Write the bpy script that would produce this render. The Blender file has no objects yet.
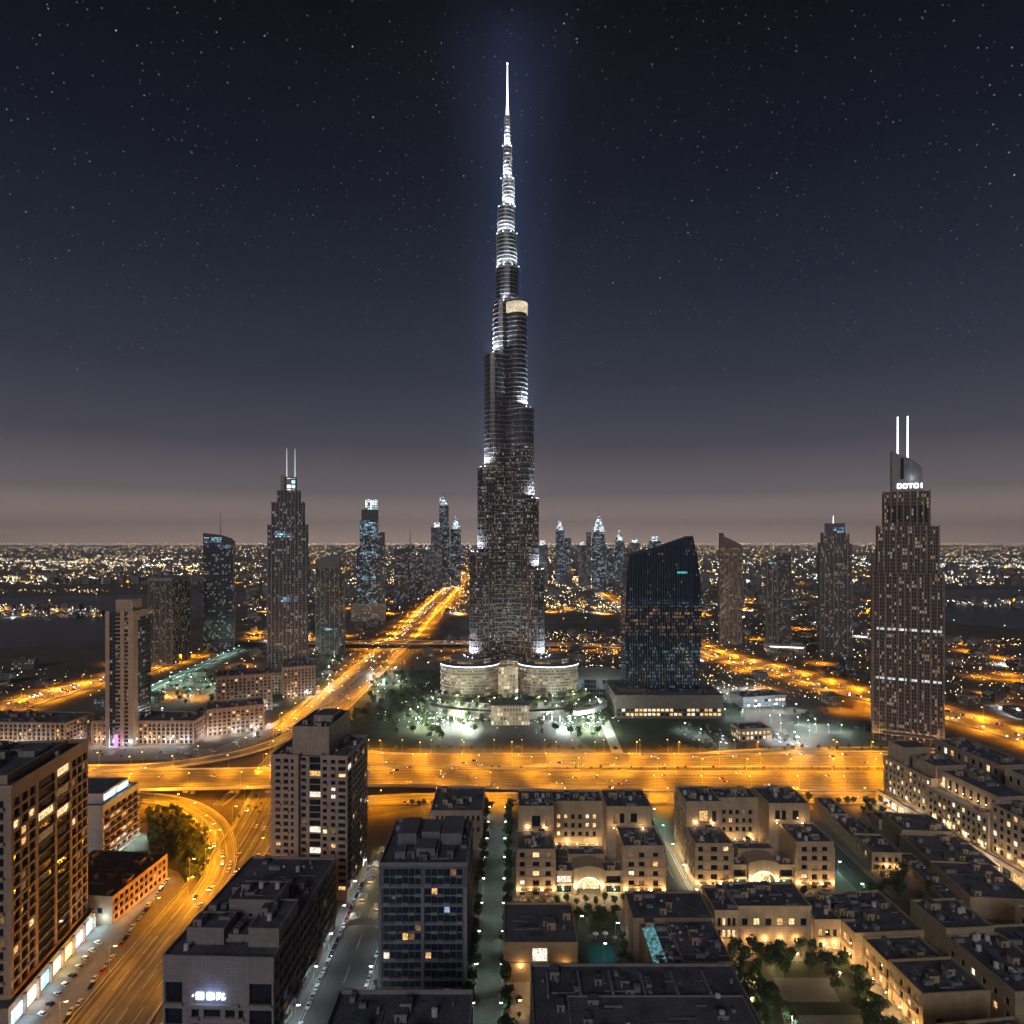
import bpy, math, random
from math import radians, sin, cos, pi, atan2, hypot, sqrt
from mathutils import Vector, noise
R = random.Random(11)
S = bpy.context.scene
COL = S.collection
H, FP, HY = 208.0, 640.0, 540.0        # camera height, focal length in pixels, horizon row

# ------------------------------------------------------------------ node helper
class NT:
    def __init__(s, tree):
        s.t = tree
        tree.nodes.clear()
    def put(s, sock, v):
        if isinstance(v, bpy.types.NodeSocket): s.t.links.new(v, sock)
        elif isinstance(v, (tuple, list)):
            v = tuple(v)
            sock.default_value = v + (1,) if len(v) == 3 and len(sock.default_value) == 4 else v
        else: sock.default_value = v
    def n(s, typ, ins=None, **kw):
        nd = s.t.nodes.new(typ)
        for k, v in kw.items(): setattr(nd, k, v)
        for k, v in (ins or {}).items(): s.put(nd.inputs[k], v)
        return nd
    def m(s, op, a, b=0.0, c=None):
        nd = s.n('ShaderNodeMath', operation=op)
        s.put(nd.inputs[0], a); s.put(nd.inputs[1], b)
        if c is not None: s.put(nd.inputs[2], c)
        return nd.outputs[0]
    def mix(s, f, a, b):
        nd = s.n('ShaderNodeMix', data_type='RGBA')
        s.put(nd.inputs[0], f); s.put(nd.inputs[6], a); s.put(nd.inputs[7], b)
        return nd.outputs[2]
    def fmix(s, f, a, b):
        nd = s.n('ShaderNodeMix', data_type='FLOAT')
        s.put(nd.inputs[0], f); s.put(nd.inputs[2], a); s.put(nd.inputs[3], b)
        return nd.outputs[0]
    def ramp(s, f, stops, interp='LINEAR'):
        nd = s.n('ShaderNodeValToRGB')
        cr = nd.color_ramp; cr.interpolation = interp
        while len(cr.elements) < len(stops): cr.elements.new(0.5)
        for e, (p, c) in zip(cr.elements, stops):
            e.position = p; e.color = tuple(c) + (1,)
        s.put(nd.inputs[0], f)
        return nd.outputs[0]
    def mr(s, v, a, b, c=0.0, d=1.0):
        nd = s.n('ShaderNodeMapRange', clamp=True)
        for i, x in enumerate((v, a, b, c, d)): s.put(nd.inputs[i], x)
        return nd.outputs[0]

# ------------------------------------------------------------------ camera, sky, moon, exposure
cam = bpy.data.cameras.new('camera')
cam.sensor_width = 36; cam.lens = 36 * FP / 1024
cam.shift_y = (HY - 512) / 1024
cam.clip_start = 1; cam.clip_end = 120000
co = bpy.data.objects.new('camera', cam)
co.location = (0, 0, H); co.rotation_euler = (radians(90), 0, 0)
COL.objects.link(co); S.camera = co

SUN_EL, SUN_AZ = radians(24), radians(194)      # moonlight and town glow from behind the camera
world = bpy.data.worlds.new('World'); S.world = world; world.use_nodes = True
g = NT(world.node_tree)
dirn = g.n('ShaderNodeTexCoord').outputs['Generated']
sep = g.n('ShaderNodeSeparateXYZ', {0: dirn})
sky = g.n('ShaderNodeTexSky', sky_type='NISHITA', sun_disc=False, sun_elevation=radians(-5), sun_rotation=SUN_AZ, air_density=1.2, dust_density=2.0)
grad = g.ramp(g.m('MAXIMUM', sep.outputs[2], 0.0), [
    (0.0, (.85, .60, .48)), (.03, (.46, .345, .30)), (.07, (.178, .148, .155)), (.14, (.066, .064, .088)), (.24, (.026, .031, .052)),
    (.36, (.0110, .0158, .031)), (.48, (.0030, .0060, .0145)), (.64, (.0001, .0006, .0034)), (1.0, (.0001, .0004, .0020))])
def stars(scale, size, power, gain):
    v = g.n('ShaderNodeVectorMath', operation='SCALE', ins={0: dirn, 3: scale}).outputs[0]
    vo = g.n('ShaderNodeTexVoronoi', {'Vector': v, 'Scale': 1.0})
    spot = g.mr(vo.outputs['Distance'], size, size * .25, 0, 1)
    c = g.n('ShaderNodeSeparateColor', {0: vo.outputs['Color']})
    b = g.m('POWER', c.outputs[0], power)
    return g.m('MULTIPLY', g.m('MULTIPLY', spot, b), gain)
st = g.m('ADD', stars(150, .17, 2.5, .32), stars(62, .072, 7, 1.0))
st = g.m('MULTIPLY', st, g.mr(sep.outputs[2], .10, .40))
bg1 = g.n('ShaderNodeBackground', {'Color': grad, 'Strength': 1.0})
bg2 = g.n('ShaderNodeBackground', {'Color': (.85, .92, 1.0), 'Strength': st})
bg3 = g.n('ShaderNodeBackground', {'Color': sky.outputs[0], 'Strength': .02})
a1 = g.n('ShaderNodeAddShader', {0: bg1.outputs[0], 1: bg2.outputs[0]})
a2 = g.n('ShaderNodeAddShader', {0: a1.outputs[0], 1: bg3.outputs[0]})
wo = g.n('ShaderNodeOutputWorld', {'Surface': a2.outputs[0]})

sl = bpy.data.lights.new('moon', 'SUN'); sl.energy = 0.85; sl.angle = radians(25); sl.color = (.97, .93, .95)
so = bpy.data.objects.new('moon', sl); COL.objects.link(so)
sd = Vector((sin(SUN_AZ) * cos(SUN_EL), cos(SUN_AZ) * cos(SUN_EL), sin(SUN_EL)))
so.rotation_euler = (-sd).to_track_quat('-Z', 'Y').to_euler()

S.view_settings.view_transform = 'Standard'; S.view_settings.look = 'None'
S.view_settings.exposure = 0; S.view_settings.gamma = 1
S.render.engine = 'CYCLES'
cy = S.cycles
cy.use_denoising = True; cy.max_bounces = 4; cy.diffuse_bounces = 2; cy.glossy_bounces = 2; cy.transmission_bounces = 2
cy.volume_bounces = 0; cy.transparent_max_bounces = 4; cy.sample_clamp_indirect = 3; cy.sample_clamp_direct = 0
cy.caustics_reflective = False; cy.caustics_refractive = False
cy.use_light_tree = True

# ------------------------------------------------------------------ placing helpers
def DZ(py, z=0.0): return (H - z) * FP / (py - HY)
def XD(px, d): return (px - 512) * d / FP
def GP(px, py, z=0.0):
    d = DZ(py, z); return (XD(px, d), d)
def ZAT(py, d): return H - (py - HY) * d / FP

# ------------------------------------------------------------------ materials
MATS = {}
def newmat(name):
    m = bpy.data.materials.new(name); m.use_nodes = True
    m.cycles.emission_sampling = 'NONE'
    return m, NT(m.node_tree)
def pbr(name, col, rough=.8, metal=0.0, var=.25, scale=.2, fine=2.0, coat=0.0, joints=None):
    if name in MATS: return MATS[name]
    m, g = newmat(name)
    pos = g.n('ShaderNodeNewGeometry').outputs['Position']
    n1 = g.n('ShaderNodeTexNoise', {'Vector': pos, 'Scale': scale, 'Detail': 5.0, 'Roughness': .6}).outputs['Fac']
    n2 = g.n('ShaderNodeTexNoise', {'Vector': pos, 'Scale': fine, 'Detail': 3.0}).outputs['Fac']
    sv_ = g.n('ShaderNodeMapping', {'Vector': pos, 'Scale': (.9, .9, .06)}).outputs[0]
    n3 = g.n('ShaderNodeTexNoise', {'Vector': sv_, 'Scale': 1.0, 'Detail': 3.0}).outputs['Fac']
    k = g.m('ADD', g.m('ADD', g.mr(n1, .3, .7, 1 - var, 1 + var), g.mr(n2, .3, .7, -var * .4, var * .4)), g.mr(n3, .35, .65, -var * .6, var * .5))
    if joints is None: joints = any(q in name for q in ('render', 'sand stone', 'plaster', 'rose wall', 'cladding', 'painted wall'))
    if joints:
        uv = g.n('ShaderNodeUVMap', uv_map='UVMap').outputs[0]
        bk = g.n('ShaderNodeTexBrick', {'Vector': uv, 'Color1': (1, 1, 1, 1), 'Color2': (.86, .86, .86, 1), 'Mortar': (.52, .52, .52, 1), 'Scale': 1.0, 'Mortar Size': .05, 'Mortar Smooth': .2, 'Brick Width': 3.4, 'Row Height': 1.35})
        k = g.m('MULTIPLY', k, bk.outputs['Color'])
    c = g.n('ShaderNodeVectorMath', operation='SCALE', ins={0: col, 3: k}).outputs[0]
    p = g.n('ShaderNodeBsdfPrincipled', {'Base Color': c, 'Roughness': rough, 'Metallic': metal, 'Coat Weight': coat})
    g.n('ShaderNodeOutputMaterial', {0: p.outputs[0]})
    MATS[name] = m
    return m
def glow(name, col, st, var=0.0, scale=.8, sample=False):
    if name in MATS: return MATS[name]
    m, g = newmat(name)
    k = st
    if var:
        pos = g.n('ShaderNodeNewGeometry').outputs['Position']
        nz = g.n('ShaderNodeTexNoise', {'Vector': pos, 'Scale': scale, 'Detail': 3.0, 'Roughness': .7}).outputs['Fac']
        k = g.m('MULTIPLY', g.mr(nz, .35, .65, 1 - var, 1 + var), st)
    e = g.n('ShaderNodeEmission', {'Color': col, 'Strength': k})
    g.n('ShaderNodeOutputMaterial', {0: e.outputs[0]})
    if sample: m.cycles.emission_sampling = 'AUTO'
    MATS[name] = m
    return m
WARM = [(1, .58, .24), (1, .70, .38), (1, .80, .55), (.95, .92, .85)]
COOL = [(.45, .75, 1), (.7, .9, 1), (.9, .97, 1), (1, .85, .6)]
MIXED = [(1, .66, .34), (1, .78, .5), (.85, .93, 1), (.6, .82, 1)]
def facade(name, wall, glass, cw, ch, fx, fy, p, cols, st, wr=.6, gr=.18, zones=None, metal=0.0):
    """glazed wall seen from afar: frames and panes of a cw x ch metre grid, some rooms lit"""
    if name in MATS: return MATS[name]
    m, g = newmat(name)
    uv = g.n('ShaderNodeUVMap', uv_map='UVMap').outputs[0]
    sp = g.n('ShaderNodeSeparateXYZ', {0: uv})
    u = g.m('DIVIDE', sp.outputs[0], cw); v = g.m('DIVIDE', sp.outputs[1], ch)
    iu = g.m('FLOOR', u); iv = g.m('FLOOR', v)
    fu = g.m('ABSOLUTE', g.m('SUBTRACT', g.m('FRACT', u), .5)); fv = g.m('ABSOLUTE', g.m('SUBTRACT', g.m('FRACT', v), .5))
    ins = g.m('MULTIPLY', g.m('LESS_THAN', fu, fx / 2), g.m('LESS_THAN', fv, fy / 2))
    cell = g.n('ShaderNodeCombineXYZ', {0: iu, 1: iv}).outputs[0]
    wn = g.n('ShaderNodeTexWhiteNoise', {'Vector': cell}, noise_dimensions='2D')
    rc = g.n('ShaderNodeSeparateColor', {0: wn.outputs['Color']})
    cl = g.n('ShaderNodeTexNoise', {'Vector': g.n('ShaderNodeCombineXYZ', {0: g.m('MULTIPLY', iu, .16), 1: g.m('MULTIPLY', iv, .45)}).outputs[0], 'Scale': 1.0, 'Detail': 1.0}).outputs['Fac']
    pp = p; color = g.ramp(rc.outputs[2], [(i / len(cols), c) for i, c in enumerate(cols)], 'CONSTANT')
    sv = st
    for z0, z1, zp, zc, zs in (zones or []):
        msk = g.m('MULTIPLY', g.m('GREATER_THAN', sp.outputs[1], z0), g.m('LESS_THAN', sp.outputs[1], z1))
        pp = g.fmix(msk, pp, zp); sv = g.fmix(msk, sv, zs)
        color = g.mix(msk, color, g.ramp(rc.outputs[2], [(i / len(zc), c) for i, c in enumerate(zc)], 'CONSTANT'))
    thr = g.m('MULTIPLY', g.mr(cl, .36, .64, .15, 1.9), pp)
    lit = g.m('LESS_THAN', wn.outputs['Value'], thr)
    k = g.m('MULTIPLY', g.m('MULTIPLY', g.m('MULTIPLY', ins, lit), sv), g.m('ADD', .12, g.m('MULTIPLY', g.m('POWER', rc.outputs[0], 2.0), .9)))
    tone = g.m('ADD', .8, g.m('MULTIPLY', rc.outputs[1], .4))
    gl = g.n('ShaderNodeVectorMath', operation='SCALE', ins={0: glass, 3: tone}).outputs[0]
    base = g.mix(ins, wall, gl)
    pr = g.n('ShaderNodeBsdfPrincipled', {'Base Color': base, 'Roughness': g.fmix(ins, wr, gr), 'Metallic': metal,
             'Emission Color': color, 'Emission Strength': k})
    g.n('ShaderNodeOutputMaterial', {0: pr.outputs[0]})
    MATS[name] = m
    return m

BEIGE = pbr('beige render', (.42, .335, .26), .85, var=.12)
SAND = pbr('sand stone', (.46, .35, .23), .85, var=.14)
PINKISH = pbr('dusty rose wall', (.30, .205, .16), .85, var=.12)
GREYW = pbr('grey plaster', (.25, .235, .235), .8, var=.12)
PALE = pbr('pale painted wall', (.55, .54, .53), .75, var=.08)
CONC = pbr('concrete', (.30, .28, .26), .85, var=.18)
DKMETAL = pbr('dark metal', (.07, .075, .085), .4, .6, var=.1)
STEEL = pbr('pale steel', (.45, .46, .48), .35, .8, var=.06)
ROOF = pbr('dark roof felt', (.085, .092, .122), .85, var=.4, scale=.12, fine=.9)
PATCH = pbr('patched roof felt', (.06, .064, .08), .9, var=.3)
ROOF2 = pbr('grey roof screed', (.115, .118, .14), .85, var=.25, scale=.1, fine=.7)
UNIT = pbr('roof plant casing', (.20, .205, .22), .6, var=.2)
GLASSD = pbr('dark glazing', (.012, .018, .028), .08, 0, var=.2)
GLASSB = pbr('blue glazing', (.016, .030, .050), .06, 0, var=.2)
def road_mat(name, col):
    m, g = newmat(name)
    uv = g.n('ShaderNodeUVMap', uv_map='UVMap').outputs[0]
    st_ = g.n('ShaderNodeMapping', {'Vector': uv, 'Scale': (.55, .006, 1)}).outputs[0]
    a = g.n('ShaderNodeTexNoise', {'Vector': st_, 'Scale': 1.0, 'Detail': 4.0, 'Roughness': .65}).outputs['Fac']
    b = g.n('ShaderNodeTexNoise', {'Vector': uv, 'Scale': .12, 'Detail': 4.0}).outputs['Fac']
    k = g.m('MULTIPLY', g.mr(a, .32, .68, .35, 1.9), g.mr(b, .3, .7, .8, 1.2))  # lengthwise streaks: lane wear plus bright traffic trails put into the colour
    c = g.n('ShaderNodeVectorMath', operation='SCALE', ins={0: col, 3: k}).outputs[0]
    p = g.n('ShaderNodeBsdfPrincipled', {'Base Color': c, 'Roughness': g.mr(a, .3, .7, .75, .5)})
    g.n('ShaderNodeOutputMaterial', {0: p.outputs[0]}); MATS[name] = m
    return m
ROADM = road_mat('worn trail streaked asphalt', (.15, .142, .132))
ASPH = pbr('asphalt', (.10, .095, .09), .75, var=.22, scale=.05, fine=.6)
PAVE = pbr('pale paving', (.20, .185, .165), .8, var=.16, scale=.15, fine=.9)
KERB = pbr('kerb stone', (.42, .40, .37), .8, var=.1)
PAINT = pbr('road paint', (.75, .74, .70), .6, var=.1)
LAWN = pbr('dark lawn', (.030, .040, .020), .95, var=.5, scale=.03, fine=.4)
SOIL = pbr('sandy soil', (.11, .088, .068), .95, var=.45, scale=.012, fine=.2)
WATER = pbr('pool water', (.02, .10, .09), .08, var=.15)
LEAF = pbr('leaf green', (.050, .085, .028), .7, var=.4, scale=.5, fine=3)
LEAF2 = pbr('leaf dark green', (.032, .055, .024), .7, var=.4, scale=.5, fine=3)
BARK = pbr('bark', (.11, .08, .055), .9, var=.2)
CANVAS = pbr('canvas awning', (.6, .58, .52), .8, var=.06)
RUBBER = pbr('tyre rubber', (.02, .02, .02), .8, var=.1)
SODIUM = glow('sodium lamp glass', (1, .50, .10), 26)
COOLLAMP = glow('cool lamp glass', (.80, .93, 1), 26)
WARMLAMP = glow('warm lamp glass', (1, .68, .32), 20)
WHITEGLOW = glow('white light strip', (.86, .95, 1), 2.6, .25, .1)
CYANGLOW = glow('lit cyan glass', (.35, .72, .95), .9, .5, .25)
SPIREGLOW = glow('lit white mast', (.86, .93, 1), 3.0)
WIN = {
    'warm': glow('lit room warm', (1, .55, .20), 1.0, .8, .9),
    'yellow': glow('lit room yellow', (1, .70, .34), 1.25, .75, .9),
    'white': glow('lit room white', (1, .88, .68), 1.3, .7, .9),
    'cool': glow('lit room cool', (.45, .75, 1), .55, .7, .9),
    'dim': glow('dim room', (.9, .5, .22), .22, .8, 1.2)}

# ------------------------------------------------------------------ mesh builder
class MB:
    def __init__(s): s.v = []; s.f = []; s.uv = []; s.mi = []
    def poly(s, pts, m=0, uv=None):
        b = len(s.v); s.v += [tuple(p) for p in pts]
        s.f.append(tuple(range(b, b + len(pts)))); s.mi.append(m)
        s.uv.append(uv if uv else [(p[0], p[1]) for p in pts])
    def box(s, x0, x1, y0, y1, z0, z1, m=0, top=None, bottom=True):
        s.prism([(x0, y0), (x1, y0), (x1, y1), (x0, y1)], z0, z1, m, m if top is None else top, bottom)
    def prism(s, pts, z0, z1, m=0, top=None, bottom=False, u0=0.0, pts1=None):
        q = pts1 or pts; u = u0; n = len(pts)
        for i in range(n):
            a, b = pts[i], pts[(i + 1) % n]; c, d = q[i], q[(i + 1) % n]
            l = hypot(b[0] - a[0], b[1] - a[1])
            s.poly([(a[0], a[1], z0), (b[0], b[1], z0), (d[0], d[1], z1), (c[0], c[1], z1)], m,
                   [(u, z0), (u + l, z0), (u + l, z1), (u, z1)])
            u += l
        s.poly([(p[0], p[1], z1) for p in q], m if top is None else top)
        if bottom: s.poly([(p[0], p[1], z0) for p in reversed(pts)], m)
    def cyl(s, x, y, r0, r1, z0, z1, n=10, m=0, top=None):
        a = [(x + r0 * cos(2 * pi * i / n), y + r0 * sin(2 * pi * i / n)) for i in range(n)]
        b = [(x + r1 * cos(2 * pi * i / n), y + r1 * sin(2 * pi * i / n)) for i in range(n)]
        s.prism(a, z0, z1, m, top, False, 0.0, b)
    def tube(s, p, q, r0, r1, n=6, m=0):
        p, q = Vector(p), Vector(q); ax = (q - p).normalized()
        t = ax.orthogonal().normalized(); w = ax.cross(t)
        A = [p + (t * cos(2 * pi * i / n) + w * sin(2 * pi * i / n)) * r0 for i in range(n)]
        B = [q + (t * cos(2 * pi * i / n) + w * sin(2 * pi * i / n)) * r1 for i in range(n)]
        for i in range(n):
            j = (i + 1) % n
            s.poly([A[i], A[j], B[j], B[i]], m)
        s.poly(list(reversed(A)), m); s.poly(B, m)
    def octa(s, x, y, z, r, m=0):
        P = [(x + r, y, z), (x, y + r, z), (x - r, y, z), (x, y - r, z)]
        for i in range(4):
            j = (i + 1) % 4
            s.poly([P[i], P[j], (x, y, z + r)], m); s.poly([P[j], P[i], (x, y, z - r)], m)
    def mesh(s, name, mats):
        me = bpy.data.meshes.new(name); me.from_pydata(s.v, [], s.f)
        for m in (mats if isinstance(mats, (list, tuple)) else [mats]): me.materials.append(m)
        me.polygons.foreach_set('material_index', s.mi)
        ul = me.uv_layers.new(name='UVMap')
        ul.data.foreach_set('uv', [c for f in s.uv for p in f for c in p])
        me.update()
        return me
    def build(s, name, mats, parent=None, loc=None, rz=0.0):
        return link(name, s.mesh(name, mats), parent, loc, rz)
def link(name, data, parent=None, loc=None, rz=0.0):
    o = bpy.data.objects.new(name, data); COL.objects.link(o)
    if parent: o.parent = parent
    if loc: o.location = loc
    if rz: o.rotation_euler = (0, 0, rz)
    return o
def tag(o, label, cat, group=None, kind=None):
    o['label'] = label; o['category'] = cat
    if group: o['group'] = group
    if kind: o['kind'] = kind
    return o
def struct(o, kind='structure'):
    o['kind'] = kind; return o
def thing(name, label, cat, loc=(0, 0, 0), rz=0.0, group=None):
    return tag(link(name, None, None, loc, rz), label, cat, group)
LD = {}
def light(name, loc, energy, col, parent=None, kind='POINT', size=.3, angle=150, blend=.5, rot=None):
    key = (kind, energy, col, size, angle, blend)
    if key not in LD:
        d = bpy.data.lights.new(name, kind); d.energy = energy; d.color = col; d.shadow_soft_size = size
        if kind == 'SPOT': d.spot_size = radians(angle); d.spot_blend = blend
        LD[key] = d
    o = link(name, LD[key], parent, loc)
    if rot: o.rotation_euler = rot
    return o

# ------------------------------------------------------------------ buildings with real window openings
def even(u0, u1, n, ww):
    s_ = (u1 - u0) / n
    return [(u0 + s_ * (i + .5) - ww / 2, u0 + s_ * (i + .5) + ww / 2) for i in range(n)]
def floors(z0, fh, n, lo, wh): return [(z0 + i * fh + lo, z0 + i * fh + lo + wh) for i in range(n)]
def wall_grid(mb, P0, U, W, Z0, Z1, segs, rec, panes):
    U = Vector((U[0], U[1], 0)); N = Vector((U.y, -U.x, 0)); P0 = Vector((P0[0], P0[1], 0))
    def at(u, z, d=0): return P0 + U * u + Vector((0, 0, z)) - N * d
    def q(u0, u1, z0, z1):
        if u1 - u0 > 1e-4 and z1 - z0 > 1e-4:
            mb.poly([at(u0, z0), at(u1, z0), at(u1, z1), at(u0, z1)], 0, [(u0, z0), (u1, z0), (u1, z1), (u0, z1)])
    cur = 0
    for (a, b, cols, rows) in sorted(segs):
        q(cur, a, Z0, Z1); cur = b
        zc = Z0
        for (r0, r1) in sorted(rows):
            q(a, b, zc, r0); zc = r1; uc = a
            for (c0, c1) in sorted(cols):
                q(uc, c0, r0, r1); uc = c1
                F = [at(c0, r0), at(c1, r0), at(c1, r1), at(c0, r1)]
                B = [at(c0, r0, rec), at(c1, r0, rec), at(c1, r1, rec), at(c0, r1, rec)]
                for i in range(4):
                    j = (i + 1) % 4
                    mb.poly([F[j], F[i], B[i], B[j]], 0)
                panes.append((at((c0 + c1) / 2, (r0 + r1) / 2, rec - .03), atan2(U.y, U.x), c1 - c0, r1 - r0))
            q(uc, b, r0, r1)
        q(a, b, zc, Z1)
    q(cur, W, Z0, Z1)
PANE = {}
def pane_mesh(w, h, key, glass):
    k = (round(w, 1), round(h, 1), key, glass.name)
    if k in PANE: return PANE[k]
    mb = MB(); x, z = w / 2, h / 2; t = .09
    nx = max(1, round(w / 1.5)) if w > 2.2 else 2
    mb.poly([(-x, 0, -z), (x, 0, -z), (x, 0, z), (-x, 0, z)], 0)
    for i in range(nx + 1):
        c = -x + t + (2 * x - 2 * t) * i / nx
        mb.box(c - t / 2, c + t / 2, -.07, -.005, -z, z, 1)
    mb.box(-x + t * 1.6, x - t * 1.6, -.065, -.005, z - t * 1.2, z - .02, 1)
    mb.box(-x + t * 1.6, x - t * 1.6, -.065, -.005, -z + .02, -z + t * 1.2, 1)
    PANE[k] = mb.mesh('window', [WIN[key] if key else glass, DKMETAL])
    return PANE[k]
class Building:
    def __init__(s, name, label, cat, x, y, rdeg=0.0, wall=BEIGE, roof=ROOF, glass=GLASSD, lit=.14, tones=('warm', 'yellow', 'dim', 'white'), group=None, win='window'):
        s.root = thing(name, label, cat, (x, y, 0), radians(rdeg), group)
        s.wall, s.roof, s.glass, s.lit, s.tones, s.panes, s.win = wall, roof, glass, lit, tones, [], win
        s.c, s.s, s.x, s.y = cos(radians(rdeg)), sin(radians(rdeg)), x, y
    def w(s, p): return Vector((s.x + p[0] * s.c - p[1] * s.s, s.y + p[0] * s.s + p[1] * s.c, p[2] if len(p) > 2 else 0))
    def volume(s, x0, x1, y0, y1, z0, z1, F=None, R_=None, L=None, rec=.5, par=1.1, units=0, wall=None, roof=None, name='wall', coping=None, trim=True):
        mb = MB(); wm = wall or s.wall
        for P0, U, W, segs in (((x0, y0), (1, 0), x1 - x0, F), ((x1, y0), (0, 1), y1 - y0, R_), ((x1, y1), (-1, 0), x1 - x0, None), ((x0, y1), (0, -1), y1 - y0, L)):
            wall_grid(mb, P0, U, W, z0, z1, segs or [], rec, s.panes)
        mb.build(name, wm, s.root)
        for fx_, segs in (('F', F), ('R', R_), ('L', L)):
            if not segs or not trim: continue
            for (a, b, cols, rows) in segs:
                for r0, r1 in rows:
                    if z1 - r1 < .7 or r0 - z0 < 1: continue
                    tb = MB()
                    if fx_ == 'F': tb.box(x0 + a, x0 + b, y0 - .22, y0 - .004, r0 - .42, r0 - .18)
                    elif fx_ == 'R': tb.box(x1 + .004, x1 + .22, y0 + a, y0 + b, r0 - .42, r0 - .18)
                    else: tb.box(x0 - .22, x0 - .004, y1 - b, y1 - a, r0 - .42, r0 - .18)
                    tb.build('cornice', coping or wm, s.root)
                    if fx_ != 'R' and len(cols) < 14:
                        for ci, (c0, c1) in enumerate(cols):
                            if (ci + int(r0)) % 3 == 0 and c1 - c0 > 1.6:
                                tb = MB()
                                if fx_ == 'F': tb.box(x0 + c0 - .3, x0 + c1 + .3, y0 - 1.15, y0 - .225, r0 - .4, r0 + .75)
                                else: tb.box(x0 - 1.15, x0 - .225, y1 - c1 - .3, y1 - c0 + .3, r0 - .4, r0 + .75)
                                tb.build('balcony', coping or wm, s.root)
        rb = MB(); rb.poly([(x0, y0, z1), (x1, y0, z1), (x1, y1, z1), (x0, y1, z1)])
        ro = rb.build('roof', roof or s.roof, s.root)
        if par:
            pb = MB(); e, t = .15, .45
            pb.box(x0 - e, x1 + e, y0 - e, y0 + t, z1 - .35, z1 + par); pb.box(x0 - e, x1 + e, y1 - t, y1 + e, z1 - .35, z1 + par)
            pb.box(x0 - e, x0 + t, y0 + t, y1 - t, z1 - .35, z1 + par); pb.box(x1 - t, x1 + e, y0 + t, y1 - t, z1 - .35, z1 + par)
            pb.build('parapet', coping or wm, s.root)
        A_ = (x1 - x0) * (y1 - y0)
        if units and (x1 - x0) > 9 and (y1 - y0) > 9:
            for i in range(int(A_ / 170) + 1):
                px_, py_ = R.uniform(x0 + 1, x1 - 5), R.uniform(y0 + 1, y1 - 5); w_, d_ = R.uniform(3, min(12, x1 - px_ - .6)), R.uniform(3, min(12, y1 - py_ - .6))
                q_ = MB(); z_ = z1 + .015 + i * .004; q_.poly([(px_, py_, z_), (px_ + w_, py_, z_), (px_ + w_, py_ + d_, z_), (px_, py_ + d_, z_)]); q_.build('roof_patch', R.choice((ROOF, ROOF2, PATCH)), s.root)
            for i in range(int(A_ / 200) + 1):
                l_ = R.uniform(4, 11); h_ = R.uniform(.25, .6); px_, py_ = R.uniform(x0 + .8, max(x0 + .9, x1 - l_ - .8)), R.uniform(y0 + .8, max(y0 + .9, y1 - l_ - .8)); q_ = MB()
                if R.random() < .5: q_.box(px_, min(px_ + l_, x1 - .6), py_, py_ + .35, z1 + .12, z1 + .12 + h_)
                else: q_.box(px_, px_ + .35, py_, min(py_ + l_, y1 - .6), z1 + .12, z1 + .12 + h_)
                q_.build('roof_duct', R.choice((UNIT, STEEL, DKMETAL)), s.root)
            for i in range(int(A_ / 420) + 1):
                w_, d_, h_ = R.uniform(2.6, 4.6), R.uniform(3, 5.5), R.uniform(2.3, 3.4); px_, py_ = R.uniform(x0 + 1, x1 - w_ - 1), R.uniform(y0 + 1, y1 - d_ - 1); q_ = MB()
                q_.box(px_, px_ + w_, py_, py_ + d_, z1 + .02, z1 + h_, 0, 1); q_.box(px_ - .12, px_ + w_ + .12, py_ - .12, py_ + .2, z1 + h_ - .25, z1 + h_ + .35, 0)
                q_.box(px_ + .8, px_ + 1.7, py_ - .05, py_ - .01, z1 + .1, z1 + 2.0, 2); q_.build('stair_head', [wm, roof or s.roof, DKMETAL], s.root)
        for i in range(int(units * 2.0)):
            ux = R.uniform(x0 + 2.5, x1 - 2.5); uy = R.uniform(y0 + 2.5, y1 - 2.5)
            link('roof_unit', UNITS[R.randrange(len(UNITS))], s.root, (ux, uy, z1 + .01), R.choice((0, pi / 2)))
    def box(s, name, x0, x1, y0, y1, z0, z1, mat, top=None):
        mb = MB(); mb.box(x0, x1, y0, y1, z0, z1, 0, 1 if top else 0)
        return mb.build(name, [mat, top] if top else mat, s.root)
    def lamp(s, x, y, z, e=900.0, col=(1, .58, .23), mat=None):
        link('wall_lamp', WLAMP[mat or 'warm'], s.root, (x, y, z))
        light('wall_light', (x, y - .6, z + .5), e, col, s.root, size=.25)
    def finish(s, cap=100, force=None):
        eye = Vector((0, 0, H)); ps = []
        for (c, a, w, h) in s.panes:
            p = s.w(c); n = Vector((sin(a), -cos(a), 0)); n = Vector((n.x * s.c - n.y * s.s, n.x * s.s + n.y * s.c, 0))
            d = eye - p
            ps.append((w * h * max(n.dot(d.normalized()), 0.01) / d.length_squared, c, a, w, h))
        ps.sort(key=lambda q: -q[0])
        rest = MB(); keys = [None] + list(WIN)
        for i, (_, c, a, w, h) in enumerate(ps):
            key = R.choice(s.tones) if R.random() < s.lit else None
            if i < cap: link(s.win, pane_mesh(w, h, key, s.glass), s.root, c, a)
            else:
                u = Vector((cos(a), sin(a), 0)) * (w / 2); k = Vector((0, 0, h / 2))
                rest.poly([c - u - k, c + u - k, c + u + k, c - u + k], keys.index(key))
        if rest.v: struct(rest.build(s.win, [s.glass] + list(WIN.values()), s.root), 'stuff')
        return s
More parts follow.
